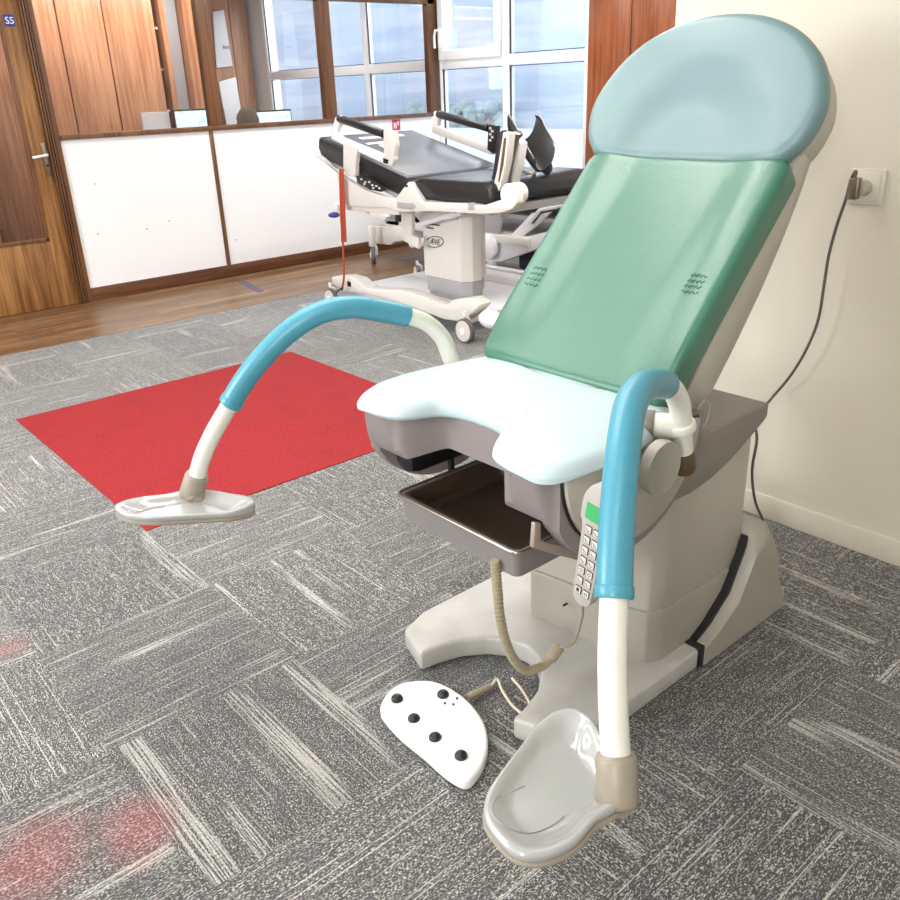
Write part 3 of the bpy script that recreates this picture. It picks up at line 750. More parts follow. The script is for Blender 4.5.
obj('fold_joint', cyl((1.845, .99, 1.17), (1.845, 1.51, 1.17), .012), M['dark'], ec)
# pivot ring at the foot of the back frame
bm = NB()
pts = [(1.535 + .022 * math.cos(2 * PI * k / 24), .962 + .0 * k, .70 + .03 * math.sin(2 * PI * k / 24)) for k in range(25)]
add_tube(bm, pts, .003, 8, False)
obj('pivot_ring', bm, M['beige'], ec)

# leg rests, one each side
curve_r = [(1.385, .905, .655), (1.372, .902, .70), (1.36, .898, .735), (1.34, .893, .79), (1.30, .885, .834), (1.25, .872, .860), (1.19, .848, .880), (1.12, .822, .899), (1.05, .791, .893), (.986, .752, .855), (.926, .711, .793), (.883, .679, .733), (.855, .656, .682), (.817, .625, .613), (.789, .597, .547), (.773, .577, .49), (.764, .566, .46)]
foot = [(.712 + (x_ - .712) * .91, .640 + (y_ - .640) * .90) for x_, y_ in ((.545, .600), (.545, .555), (.575, .528), (.63, .520), (.69, .532), (.73, .530), (.765, .535), (.80, .562), (.825, .605), (.845, .650), (.868, .695), (.862, .733), (.83, .750), (.78, .748), (.73, .728), (.67, .705), (.60, .675), (.56, .640))]
for side in (1, -1):
    Y = (lambda y: y) if side == 1 else mir
    yo = Vector((0, 0, 0))
    lr = thing('leg_rest', None, None, (1.36, Y(.90), .68)); lr.parent = ec; lr.location = Vector((1.36, Y(.90), .68)) - wloc(ec)
    P = [Vector((x, Y(y), z)) for x, y, z in curve_r]; S = catmull(P, 8)
    obj('pole', tube(S[4:], .0215, 24), M['cream'], lr, 60)
    # sleeve between points 4.6 and 12
    i0, i1 = (int(4.75 * 8) if side == 1 else int(5.0 * 8)), 12 * 8
    seg = S[i0:i1 + 1]; rad = [.0272] * len(seg)
    sv = obj('sleeve', tube(seg, rad, 28), M['blue'], lr, 60)
    t0 = (seg[-1] - seg[-3]).normalized()
    obj('cuff', cyl(seg[-1] - t0 * .016, seg[-1] + t0 * .004, .0292, 28, .003), M['blue'], sv)
    # clamp, ring, cap and disc knob
    dz_ = 0 if side == 1 else -.11
    obj('ring', cyl(P[2] - Vector((-.002, 0, .006 - dz_)), P[2] + Vector((-.004, 0, .014 + dz_)), .029, 28, .005), M['cream'], lr)
    obj('end_cap', cyl(P[0] - Vector((-.012, 0, .030)), P[0] + Vector((-.006, 0, .022)), .0245, 24, .011), M['brown_cap'], lr)
    obj('clamp', cyl((1.33, Y(.955), .735 + dz_), (1.358, Y(.900), .737 + dz_), .026, 24, .005), M['cream'], lr)
    obj('clamp_seal', cyl((1.320, Y(.972), .734 + dz_), (1.336, Y(.944), .735 + dz_), .030, 24, .003), M['grey'], lr)
    bm = cyl((0, 0, -.012), (0, 0, .012), 1.0, 40, .008)
    for v in bm.verts:
        rr_ = math.hypot(v.co.x, v.co.y)
        q = Vector((v.co.x * .038, v.co.z, v.co.y * .055)); 
        v.co = Vector((1.276 + q.x + .16 * q.z, Y(.885 + q.y * 1.0 - .25 * q.x), .679 + q.z + dz_))
    obj('disc_knob', bm, M['beige'], lr, 50)
    obj('knob_stem', cyl((1.29, Y(.96), .685 + dz_), (1.29, Y(.895), .683 + dz_), .03), M['grey'], lr)
    fp = [(1.23, .60), (1.27, .61), (1.31, .64), (1.36, .66), (1.375, .62), (1.385, .535), (1.372, .545), (1.355, .575), (1.33, .585), (1.28, .575), (1.23, .56)]
    obj('fin', slab([(x, Y(.938), z) for x, z in fp], (0, .012 * side, 0), .003), M['grey'], lr)
    # foot shell
    fo = smooth_outline([(x, Y(y)) for x, y in foot], 5)
    def fz(x): return .428 + (.86 - x) * .15
    def hfn(x, y, rho):
        dish = -.018 * (1 - sstep(rho, .60, .96))
        heel = .012 * sstep(x, .76, .86) * sstep(rho, .55, .96)
        return dish + heel
    fs_ = obj('foot_shell', cushion(fo, (.70, Y(.635)), .022, .006, hfn, lambda x, y, h: Vector((x, y, fz(x) + h)), 22, .012), M['silver'], lr, 60)
    obj('rim', tube([Vector((.70 + (p.x - .70) * .97, Y(.635) + (p.y - Y(.635)) * .97, fz(p.x) - .020)) for p in list(fo) + [fo[0]]], .005, 8, False), M['collar'], fs_)
    gl_ = []
    for k in range(25):
        t_ = -1.9 + 3.8 * k / 24; x, y = .655 - .075 * math.cos(t_ * .95), Y(.622 + .040 * math.sin(t_))
        dv = Vector((x - .70, y - Y(.635))); o_ = max(fo, key=lambda p: (Vector((p.x - .70, p.y - Y(.635)))).normalized().dot(dv.normalized()))
        gl_.append(Vector((x, y, fz(x) + .0006 + hfn(x, y, dv.length / (o_ - Vector((.70, Y(.635)))).length))))
    obj('moulded_line', tube(gl_, .0014, 6), M['silver'], fs_)
    bm = NB(); tp = (P[-1] - P[-2]).normalized()
    add_cyl(bm, P[-1] - tp * .035, P[-1] + tp * .04, .030, 28, .008)
    add_tube(bm, catmull([P[-1] + tp * .025, Vector((.762, Y(.575), .418)), Vector((.757, Y(.59), .411))], 5), [.030, .030, .030, .030, .029, .028, .027, .026, .024, .022, .018][:11], 20)
    obj('collar', bm, M['collar'], lr, 60)
# flexible hose hanging from the tray carrier down to the base
hp = [(1.053,1.120,0.464), (1.058,1.120,0.401), (1.065,1.120,0.322), (1.080,1.120,0.249), (1.104,1.120,0.188), (1.142,1.120,0.135), (1.192,1.120,0.116), (1.227,1.120,0.121), (1.251,1.120,0.135)]
HS = catmull(hp, 14)
obj('hose', tube(HS, [.0098 + (.0016 if i % 2 else 0) for i in range(len(HS))], 14), M['hose'], ec, 20)
obj('hose_end', cyl(hp[-2], Vector(hp[-1]) + (Vector(hp[-1]) - Vector(hp[-2])) * .4, .0145, 16, .003), M['hose'], ec)
obj('tray_carrier', box((1.10, 1.10, .41), (1.42, 1.40, .428), .004), M['dark'], ec)
obj('carrier_rod', cyl((1.24, 1.472, .49), (1.24, 1.472, .62), .009), M['dark'], ec)
cl = [(1.036,1.000,0.608), (1.053,1.000,0.601), (1.053,1.000,0.564), (1.076,1.000,0.548), (1.176,1.000,0.497), (1.280,1.000,0.458), (1.282,1.000,0.430), (1.177,1.000,0.464), (1.076,1.000,0.526), (1.031,1.000,0.555)]
obj('tray_bracket', slab(cl, (0, -.012, 0), .003), M['bracket'], ec)

# tray
tr = thing('instrument_tray', 'rectangular open metal tray slid in under the front of the seat', 'tray', (1.23, 1.26, .45))
def trayshell(x0, x1, y0, y1, z0, z1, t):
    bm = NB(); rings = []
    for (ins, z) in ((.014, z0), (.004, z0 + .008), (0, z1 - .006), (-.004, z1 - .004), (-.004, z1), (t, z1), (t + .004, z0 + .014), (t + .016, z0 + .005)):
        R0 = max(.006, .02 - ins * .4)
        rings.append([bm.verts.new((p.x, p.y, z)) for p in rrect_s(x0 + ins, x1 - ins, y0 + ins, y1 - ins, R0)])
    n = len(rings[0])
    for a, b in zip(rings[:-1], rings[1:]):
        for i in range(n): bm.faces.new((a[i], a[(i + 1) % n], b[(i + 1) % n], b[i]))
    bm.faces.new(rings[0][::-1]); bm.faces.new(rings[-1]); return bm
def rrect_s(x0, x1, y0, y1, r, k=5):
    out = []
    for cx_, cy_, a0 in ((x1 - r, y1 - r, 0), (x0 + r, y1 - r, 90), (x0 + r, y0 + r, 180), (x1 - r, y0 + r, 270)):
        for i in range(k + 1):
            a = math.radians(a0 + 90 * i / k); out.append(Vector((cx_ + r * math.cos(a), cy_ + r * math.sin(a))))
    return out
obj('pan', trayshell(1.06, 1.40, 1.062, 1.456, .430, .50, .006), M['tray'], tr, 30)
obj('liner', trayshell(1.069, 1.391, 1.071, 1.447, .437, .4985, .004), M['tray_in'], tr, 30)
bm = NB()
pr = rrect_s(1.056, 1.404, 1.058, 1.460, .02); add_tube(bm, [Vector((p.x, p.y, .501)) for p in pr] + [Vector((pr[0].x, pr[0].y, .501))], .0032, 8, False)
obj('rim', bm, M['steel'], tr)

# handset hanging in front of the right cheek
hs_ = thing('remote_control', 'grey handset with green display and two columns of keys beside the blue sleeve', 'remote control', (1.05, .86, .47))
HC = Vector((1.05, .855, .605)); hu = (Vector((1.05, .834, .73)) - Vector((1.05, .872, .479))).normalized()
hn = Vector((-1, 0, 0)); hr = hn.cross(hu) * -1
if hr.y > 0: hr = -hr
def hp_(a, b, h=0): return HC + hr * a + hu * b + hn * h
ol = [(-.024, .118), (-.012, .129), (.012, .129), (.024, .118), (.033, .095), (.033, .055), (.026, .035), (.022, -.09), (.019, -.118), (.008, -.128), (-.008, -.128), (-.019, -.118), (-.022, -.09), (-.026, .035), (-.033, .055), (-.033, .095)]
obj('case', slab([hp_(p.x, p.y, -.012) for p in smooth_outline(ol, 4)], hn * .024, .005, 2), M['remote'], hs_, 50)
obj('display', slab([hp_(a, b, .0125) for a, b in ((-.022, .058), (.022, .058), (.022, .09), (-.022, .09))], hn * .0015), M['lcd'], hs_)
for r_ in range(7):
    for c_ in (-1, 1):
        a, b = c_ * .0095, .038 - r_ * .0225
        k_ = obj('key', slab([hp_(a - .0075, b - .008, .0122), hp_(a + .0075, b - .008, .0122), hp_(a + .0075, b + .008, .0122), hp_(a - .0075, b + .008, .0122)], hn * .0016, .0006), M['dark_ink'], hs_)
        bmk = slab([hp_(a - .0062, b - .0067, .0134), hp_(a + .0062, b - .0067, .0134), hp_(a + .0062, b + .0067, .0134), hp_(a - .0062, b + .0067, .0134)], hn * .0009)
        kf = obj('key_face', bmk, M['key'], k_)
        g = NB()
        if (r_, c_) == (6, -1): add_slab(g, [hp_(a - .003, b - .004, .0143), hp_(a + .003, b - .004, .0143), hp_(a + .003, b + .004, .0143), hp_(a - .003, b + .004, .0143)], hn * .0006)
        elif r_ in (4,) or (r_, c_) == (6, 1): add_tube(g, [hp_(a + .003 * math.cos(t_), b + .003 * math.sin(t_), .0146) for t_ in [2 * PI * q / 10 for q in range(11)]], .0005, 5, False)
        else: add_tube(g, [hp_(a - .0035, b + .002, .0146), hp_(a - .001, b - .003, .0146), hp_(a + .0035, b - .003, .0146)], .0006, 5)
        for v in g.verts: pass
        obj('key_print', g, M['dark_ink'], k_)
obj('handset_cord', tube(catmull([hp_(0, -.131), hp_(-.002, -.14), (1.10, .92, .40), (1.17, 1.0, .26), tuple(Vector(hp[-1]) + (Vector(hp[-1]) - Vector(hp[-2])) * .3)], 6), .0028, 8), M['hose'], ec)

# foot control pedal
fc = thing('foot_switch', 'white half round foot switch with five black buttons on the carpet', 'foot switch', (.96, 1.22, 0))
fo_ = [(0.892,1.354,0.032), (0.928,1.379,0.032), (0.972,1.389,0.032), (1.012,1.372,0.032), (1.046,1.335,0.032), (1.059,1.276,0.032), (1.055,1.210,0.032), (1.034,1.145,0.032), (0.996,1.092,0.032), (0.952,1.058,0.032), (0.914,1.042,0.032), (0.887,1.040,0.032), (0.875,1.062,0.032), (0.871,1.110,0.032), (0.873,1.173,0.032), (0.872,1.252,0.032), (0.880,1.323,0.032)]
so2 = smooth_outline([(p[0], p[1]) for p in fo_], 4)
cxy = (sum(p.x for p in so2) / len(so2), sum(p.y for p in so2) / len(so2))
obj('housing', cushion(so2, cxy, .028, .007, lambda x, y, r: .004 * (1 - r), lambda x, y, h: Vector((x, y, .032 + h)), 8, .004), M['white_pl'], fc, 40)
for p in [(0.935,1.344,0.037), (0.921,1.262,0.037), (0.917,1.181,0.037), (0.922,1.099,0.037), (1.025,1.280,0.037)]:
    b_ = obj('button', sphere((p[0], p[1], .035), .0145, 1, 1, .8), M['dark'], fc, 60)
bm = NB()
for p in [(1.008,1.253,0.036), (1.020,1.237,0.036), (1.041,1.247,0.036)]: add_cyl(bm, (p[0], p[1], .032), (p[0], p[1], .0365), .0028, 10)
obj('indicator', bm, M['dark_ink'], fc)
c1 = [(1.076,1.248,0.012), (1.148,1.246,0.012), (1.179,1.254,0.012), (1.159,1.215,0.012), (1.138,1.159,0.012), (1.133,1.111,0.012), (1.130,1.086,0.012)]
obj('cable', tube(catmull(c1, 6), .0035, 8), M['cable_cream'], fc)
obj('strain_relief', cyl(Vector(c1[0]) + Vector((0, 0, .006)), c1[1], .0075, 12, .002), M['hose'], fc)
c2 = [(1.207,1.229,0.014), (1.193,1.180,0.014), (1.168,1.128,0.014), (1.131,1.083,0.014)]
obj('second_cable', tube(catmull(c2, 6), .0035, 8), M['cable_cream'], fc)

# power cord and wall socket
ws = thing('wall_socket', 'square white wall socket on the cream wall with plug inserted', 'socket', (2.44, 1.08, 1.04))
obj('cover', box((2.43, 1.033, 1.038), (2.44, 1.131, 1.131), .004), M['wall'], ws)
obj('inner_frame', box((2.426, 1.045, 1.046), (2.431, 1.119, 1.122), .003), M['wall'], ws)
pc = thing('power_cord', 'grey power cord running from wall socket down behind the chair', 'cable', (2.42, 1.09, 0))
obj('plug', cyl((2.43, 1.081, 1.083), (2.395, 1.088, 1.083), .021, 28, .005), M['beige_light'], pc)
obj('plug_grip', box((2.375, 1.08, 1.055), (2.402, 1.108, 1.112), .004), M['steel'], pc)
pcp = [(2.385,1.095,1.111), (2.385,1.095,1.129), (2.385,1.105,1.108), (2.385,1.111,1.058), (2.385,1.126,0.984), (2.385,1.137,0.901), (2.385,1.139,0.815), (2.385,1.142,0.712), (2.385,1.166,0.616), (2.385,1.205,0.525), (2.385,1.255,0.442)] + [(2.20, 1.20, .44)] + [(2.150,1.162,0.396), (2.150,1.166,0.298), (2.150,1.146,0.206), (2.150,1.109,0.145), (2.150,1.078,0.103)] + [(2.06, 1.05, .03), (2.03, 1.05, .02)]
obj('cable', tube(catmull(pcp, 7), .0042, 10), M['cord'], pc, 60)

# ------------------------------------------------------------------ the delivery bed (front bed)
NX, FX = 3.25, 4.05
db = thing('delivery_bed', 'cream delivery bed with raised black mattress, column base and leg gutter', 'bed', (3.62, 4.3, 0), 'wheeled beds by the windows')
def yz(pts, x): return [(x, y, z) for y, z in pts]
# mattress, two sections; long axis along y
hb1 = [(5.10, 1.105), (4.60, .99), (4.17, .89), (4.14, .86), (4.14, .775), (4.22, .770), (5.08, .965), (5.12, 1.03)]
obj('head_mattress', slab(yz(hb1, NX), (FX - NX, 0, 0), .022, 4), M['vinyl_black'], db, 60)
sb1 = [(4.125, .875), (4.06, .895), (3.50, .905), (3.44, .88), (3.43, .80), (3.50, .768), (4.05, .768), (4.125, .785)]
obj('seat_mattress', slab(yz(sb1, NX), (FX - NX, 0, 0), .025, 4), M['vinyl_black'], db, 60)
tt = [(5.06, 1.093), (4.19, .892), (4.19, .896), (5.06, 1.097)]
obj('head_sheen', slab(yz(tt, NX + .03), (FX - NX - .06, 0, 0), .001), M['vinyl_sheen'], db)  # thin paler slab imitating window sheen on the black mattress top
bm = NB()
for p, q in (((3.50, 4.95), (3.86, 4.99)), ((3.46, 4.83), (3.70, 4.86)), ((3.52, 4.72), (3.60, 4.80))):
    z = lambda y: .897 + (y - 4.19) * .2313
    add_slab(bm, [(p[0], p[1], z(p[1])), (q[0], p[1], z(p[1])), (q[0], q[1], z(q[1])), (p[0], q[1], z(q[1]))], (0, 0, .004))
obj('print_mark', bm, M['ink'], db)
# side covers
hc = [(3.210,5.102,1.011), (3.210,5.011,0.976), (3.210,4.924,0.929), (3.210,4.761,0.862), (3.210,4.549,0.800), (3.210,4.332,0.771), (3.210,4.193,0.768), (3.210,4.190,0.693), (3.210,4.339,0.705), (3.210,4.730,0.689), (3.210,4.819,0.702), (3.210,4.848,0.895), (3.210,5.083,0.980)]
obj('head_side_cover', slab(hc, (.03, 0, 0), .004), M['bed_cream'], db)
lc = [(3.230,4.866,0.892), (3.230,4.814,0.700), (3.230,4.265,0.703), (3.230,4.232,0.628), (3.230,4.764,0.653), (3.230,4.852,0.678)]
obj('lower_side_cover', slab([(3.230,4.882,0.867), (3.230,4.852,0.678), (3.230,4.809,0.656), (3.230,4.248,0.668), (3.230,4.233,0.723), (3.230,4.643,0.712)], (.03, 0, 0), .004), M['bed_cream'], db)
obj('far_side_cover', slab([(FX + .01, 5.12, .93), (FX + .01, 4.2, .73), (FX + .01, 3.5, .70), (FX + .01, 3.5, .76), (FX + .01, 4.2, .79), (FX + .01, 5.12, .99)], (.03, 0, 0), .004), M['bed_cream'], db)
ma = [(3.200,4.219,0.773), (3.200,4.155,0.824), (3.200,4.093,0.872), (3.200,4.050,0.830), (3.200,3.981,0.766), (3.200,3.809,0.773), (3.200,3.555,0.785), (3.200,3.458,0.781), (3.200,3.319,0.821), (3.200,3.266,0.800), (3.200,3.229,0.827), (3.200,3.200,0.854), (3.200,3.193,0.815), (3.200,3.230,0.782), (3.200,3.320,0.755), (3.200,3.476,0.738), (3.200,3.901,0.721), (3.200,4.187,0.694)]
obj('middle_side_frame', slab(ma, (.05, 0, 0), .004), M['bed_cream'], db)
obj('deck', slab(yz([(4.14, .775), (5.05, .975), (5.05, .945), (4.16, .73), (3.46, .72), (3.46, .765)], NX + .01), (FX - NX - .02, 0, 0), .003), M['bed_grey'], db)
bm = NB(); add_slab(bm, [(3.196,4.206,0.751), (3.196,4.051,0.756), (3.196,4.025,0.735), (3.196,4.064,0.715), (3.196,4.209,0.716)], (.03, 0, 0), .003)
obj('recess_grip', bm, M['bed_grey'], db)
for c in [(3.200,3.723,0.762), (3.200,4.105,0.849)]:
    obj('bolt', cyl((c[0] - .006, c[1], c[2]), (c[0] + .01, c[1], c[2]), .014 if c[2] < .8 else .008), M['bed_white'] if c[2] < .8 else M['dark'], db)
c = [(3.196,3.566,0.790), (3.196,3.518,0.793), (3.196,3.519,0.756), (3.196,3.568,0.752)]
obj('latch', slab(c, (.02, 0, 0), .002), M['bed_grey'], db)
# control panel
cp = obj('control_panel', slab([(3.205,4.629,0.881), (3.205,4.522,0.874), (3.205,4.380,0.834), (3.205,4.320,0.819), (3.205,4.374,0.799), (3.205,4.488,0.804), (3.205,4.623,0.839)], (.02, 0, 0), .002), M['dark'], db)
bm = NB()
for p in [(3.203,4.573,0.865), (3.203,4.533,0.849), (3.203,4.490,0.852), (3.203,4.460,0.835), (3.203,4.419,0.832), (3.203,4.389,0.821), (3.203,4.545,0.837), (3.203,4.452,0.818)]: add_box(bm, (p[0], p[1] - .012, p[2] - .006), (p[0] + .004, p[1] + .008, p[2] + .005))
obj('panel_keys', bm, M['key'], cp)
# near side rail
def rail(x, P, th, label_parts):
    r_ = thing('side_rail', None, None, (x, P[0][1], P[0][2])); r_.parent = db; r_.location = Vector((x, P[0][1], P[0][2])) - wloc(db)
    return r_
nr = rail(3.2, [(3.200,4.730,0.974)], 0, 0)
fr = [(3.200,4.803,1.228), (3.200,4.734,1.240), (3.200,4.763,1.199), (3.200,4.807,1.134), (3.200,4.765,1.110), (3.200,4.293,1.011), (3.200,4.245,1.096), (3.200,4.231,1.135), (3.200,4.201,1.146), (3.200,4.216,0.991), (3.200,4.249,0.956), (3.200,4.299,0.960), (3.200,4.717,1.058), (3.200,4.870,1.097), (3.200,4.863,1.139)]
obj('frame', slab(fr, (.035, 0, 0), .006, 2), M['bed_white'], nr)
obj('end_post', slab([(3.195,4.300,1.157), (3.195,4.203,1.152), (3.195,4.192,1.075), (3.195,4.232,0.962), (3.195,4.311,0.971)], (.04, 0, 0), .006, 2), M['bed_cream'], nr)
g0, g1 = [(3.215,4.782,1.219), (3.215,4.319,1.133)]
obj('grip', cyl(g0, g1, .024, 20, .006), M['dark'], nr)
obj('bracket', slab([(3.190,4.722,1.076), (3.190,4.574,1.044), (3.190,4.609,0.949), (3.190,4.618,0.882), (3.190,4.718,0.878), (3.190,4.745,0.925)], (.035, 0, 0), .005), M['bed_cream'], nr)
obj('release', slab([(3.190,4.311,1.000), (3.190,4.262,0.990), (3.190,4.275,0.967), (3.190,4.314,0.971)], (.01, 0, 0), .001), M['dark'], nr)
# far side rail
f2 = rail(4.1, [(4.100,4.853,1.035)], 0, 0)
obj('frame', slab([(4.100,4.907,1.225), (4.100,4.842,1.225), (4.100,4.867,1.167), (4.100,4.880,1.127), (4.100,4.795,1.102), (4.100,4.380,1.012), (4.100,4.322,1.001), (4.100,4.333,0.950), (4.100,4.440,0.973), (4.100,4.852,1.062), (4.100,4.949,1.087), (4.100,4.934,1.153)], (.035, 0, 0), .006, 2), M['bed_cream'], f2)
g0, g1 = [(4.115,4.882,1.205), (4.115,4.364,1.117)]
obj('grip', cyl(g0, g1, .026, 20, .006), M['dark'], f2)
e_ = obj('control_post', slab([(4.090,4.347,1.144), (4.090,4.280,1.132), (4.090,4.294,0.958), (4.090,4.360,0.982)], (.05, 0, 0), .004), M['dark'], f2)
bm = NB()
for p in [(4.088,4.326,1.119), (4.088,4.307,1.101), (4.088,4.327,1.082), (4.088,4.308,1.064), (4.088,4.328,1.045)]: add_box(bm, (p[0], p[1] - .012, p[2] - .008), (p[0] + .004, p[1] + .010, p[2] + .006))
obj('post_keys', bm, M['key'], e_)
# foot end pillars and folded leg rests
obj('foot_pad', slab([(3.340,3.481,1.142), (3.340,3.442,1.157), (3.340,3.459,1.056), (3.340,3.484,0.953), (3.340,3.526,0.846), (3.340,3.560,0.786), (3.340,3.618,0.754), (3.340,3.626,0.776), (3.340,3.558,0.844), (3.340,3.516,0.952)], (.045, 0, 0), .008), M['vinyl_black'], db)
obj('pillar', slab([(3.300,3.394,1.150), (3.300,3.349,1.145), (3.300,3.373,1.011), (3.300,3.421,0.867), (3.300,3.461,0.823), (3.300,3.492,0.831), (3.300,3.443,0.958), (3.300,3.410,1.085)], (.05, 0, 0), .004), M['bed_cream'], db)
obj('pillar_slot', slab([(3.296,3.383,1.121), (3.296,3.368,1.121), (3.296,3.392,0.986), (3.296,3.424,0.898), (3.296,3.432,0.897), (3.296,3.407,1.011)], (.01, 0, 0), .001), M['brown_cap'], db)
obj('pillar_bracket', slab([(3.360,3.418,1.141), (3.360,3.373,1.152), (3.360,3.351,1.132), (3.360,3.380,1.107), (3.360,3.419,1.005), (3.360,3.452,0.880), (3.360,3.475,0.879), (3.360,3.442,1.005)], (.05, 0, 0), .003), M['steel'], db)
obj('pillar', slab([(3.420,3.433,1.117), (3.420,3.388,1.088), (3.420,3.411,0.975), (3.420,3.451,0.869), (3.420,3.522,0.855), (3.420,3.481,0.973)], (.06, 0, 0), .005), M['bed_white'], db)
obj('pillar_slot', slab([(3.415,3.459,1.092), (3.415,3.436,1.108), (3.415,3.452,1.000), (3.415,3.484,0.947), (3.415,3.508,0.872), (3.415,3.516,0.882), (3.415,3.491,0.999)], (.01, 0, 0), .001), M['dark'], db)
c0 = [(3.250,3.317,0.842)][0]
obj('pivot_housing', cyl((3.25, c0[1], c0[2]), (3.36, c0[1], c0[2]), .058, 36, .014), M['bed_white'], db)
# leg gutter
gt = thing('leg_gutter', None, None, (3.6, 3.5, 1.0)); gt.parent = db
GL = [(3.580,3.640,1.231), (3.580,3.438,0.993)]; GB = [(3.600,3.559,1.084), (3.600,3.373,0.941)]; GR = [(3.680,3.505,1.231), (3.680,3.375,1.066)]
gt.location = Vector(GB[1]) - wloc(db)
bm = NB(); rows = []; nU, nV = 18, 8
for off_ in (0, 1):
    for i in range(nV + 1):
        t = i / nV
        L_, B2, R_2 = (Vector(q[0]).lerp(Vector(q[1]), t) for q in (GL, GB, GR))
        sh_ = .10 * abs(2 * t - 1) ** 4
        L_ = L_.lerp(B2, sh_); R_2 = R_2.lerp(B2, sh_)
        C_ = 2 * B2 - (L_ + R_2) / 2; out_ = (B2 - (L_ + R_2) / 2).normalized()
        ring = []
        for k in range(nU + 1):
            u_ = k / nU; D_ = (B2 - (L_ + R_2) / 2) * 1.30; p = L_ * (1 - u_) ** 3 + (L_ + D_) * 3 * u_ * (1 - u_) ** 2 + (R_2 + D_) * 3 * u_ * u_ * (1 - u_) + R_2 * u_ ** 3
            tg_ = (D_ * (1 - u_) ** 2 + (R_2 - L_) * 2 * u_ * (1 - u_) - D_ * u_ ** 2).normalized(); ax = (Vector(GB[1]) - Vector(GB[0])).normalized()
            nn_ = tg_.cross(ax).normalized()
            if nn_.dot(out_) < 0: nn_ = -nn_
            ring.append(bm.verts.new(p + nn_ * .018 * off_))
        rows.append(ring)
a_, b_ = rows[:nV + 1], rows[nV + 1:]
for R1 in (a_, b_):
    for i in range(nV):
        for k in range(nU): bm.faces.new((R1[i][k], R1[i][k + 1], R1[i + 1][k + 1], R1[i + 1][k]))
for i in range(nV):
    for k in (0, nU): bm.faces.new((a_[i][k], a_[i + 1][k], b_[i + 1][k], b_[i][k]))
for i in (0, nV):
    for k in range(nU): bm.faces.new((a_[i][k], b_[i][k], b_[i][k + 1], a_[i][k + 1]))
gs_ = obj('shell', bm, M['black_gloss'], gt, 50)
obj('edge_trim', tube([Vector(GR[0]), Vector(GR[1])], .005, 8), M['bed_grey'], gs_)
obj('edge_trim', tube([Vector(GL[0]), Vector(GL[1])], .004, 8), M['bed_grey'], gs_)
J0, J1 = [(3.660,3.461,0.981), (3.660,3.523,0.903)]
obj('ball_joint', sphere(Vector(J0) + Vector((.05, .0, -.045)), .032, 1, 1, 1.3), M['navy'], gt)
obj('arm', tube([J0, J1, [(3.600,3.559,0.929)][0], [(3.500,3.531,0.895)][0]], .014, 12), M['bed_cream'], gt)
# column
def prismz(pts, z0, z1, bev, mat, name, par): return obj(name, slab([(x, y, z0) for x, y in pts], (0, 0, z1 - z0), bev, 2), mat, par, 30)
cpn = [(3.50, 4.35), (3.50, 3.99), (3.56, 3.94), (3.63, 3.94), (3.80, 4.08), (3.80, 4.38), (3.55, 4.38)]
col_ = prismz(cpn, .245, .715, .006, M['bed_cream'], 'column', db)
sc1 = [(3.63 + (x - 3.63) * .93, 4.16 + (y - 4.16) * .93) for x, y in cpn]; sc2 = [(3.63 + (x - 3.63) * .86, 4.16 + (y - 4.16) * .86) for x, y in cpn]
prismz(sc1, .15, .25, .003, M['bed_grey'], 'column_sleeve', db); prismz(sc2, .06, .16, .003, M['bed_grey'], 'column_foot', db)
lg = [(3.494,4.228,0.472)][0]
obj('emblem', text_bm('AVE', .055, (3.4935, lg[1], lg[2]), (0, -1, 0), (0, 0, 1), .0006, .35), M['dark_ink'], col_)
bm = NB(); add_tube(bm, [(3.495, lg[1] + .085 * math.cos(t), lg[2] + .034 * math.sin(t) + .012 * math.cos(t) * -1) for t in [.5 + 5.2 * k / 30 for k in range(31)]], .0025, 6)
obj('emblem_oval', bm, M['dark_ink'], col_)
bm = NB()
for p, wd_ in zip([(3.495,4.256,0.600), (3.495,4.297,0.578), (3.495,4.227,0.580), (3.495,4.269,0.555)], (.014, .014, .05, .03)): add_box(bm, (3.494, p[1] - wd_, p[2] - .004), (3.499, p[1] + wd_, p[2] + .003))
obj('small_print', bm, M['dark_ink'], col_)
obj('lever', tube([(3.440,4.321,0.576), (3.440,4.179,0.613), (3.440,4.062,0.647), (3.440,3.986,0.665), (3.440,3.894,0.683)], .016, 14), M['bed_white'], db)
obj('lever_end', cyl(*[(3.440,4.062,0.647), (3.440,3.949,0.673)], .022, 16, .004), M['bed_white'], db)
obj('gas_spring', cyl(*[(3.460,4.412,0.635), (3.460,4.334,0.585)], .012, 12), M['dark'], db)
obj('side_bracket', slab([(3.400,4.447,0.664), (3.400,4.324,0.661), (3.400,4.347,0.516), (3.400,4.277,0.505), (3.400,4.282,0.435), (3.400,4.444,0.475), (3.400,4.440,0.633)], (.03, 0, 0), .004), M['bed_cream'], db)
obj('cross_member', box((3.42, 3.75, .705), (3.98, 4.45, .735), .006), M['bed_grey'], db)
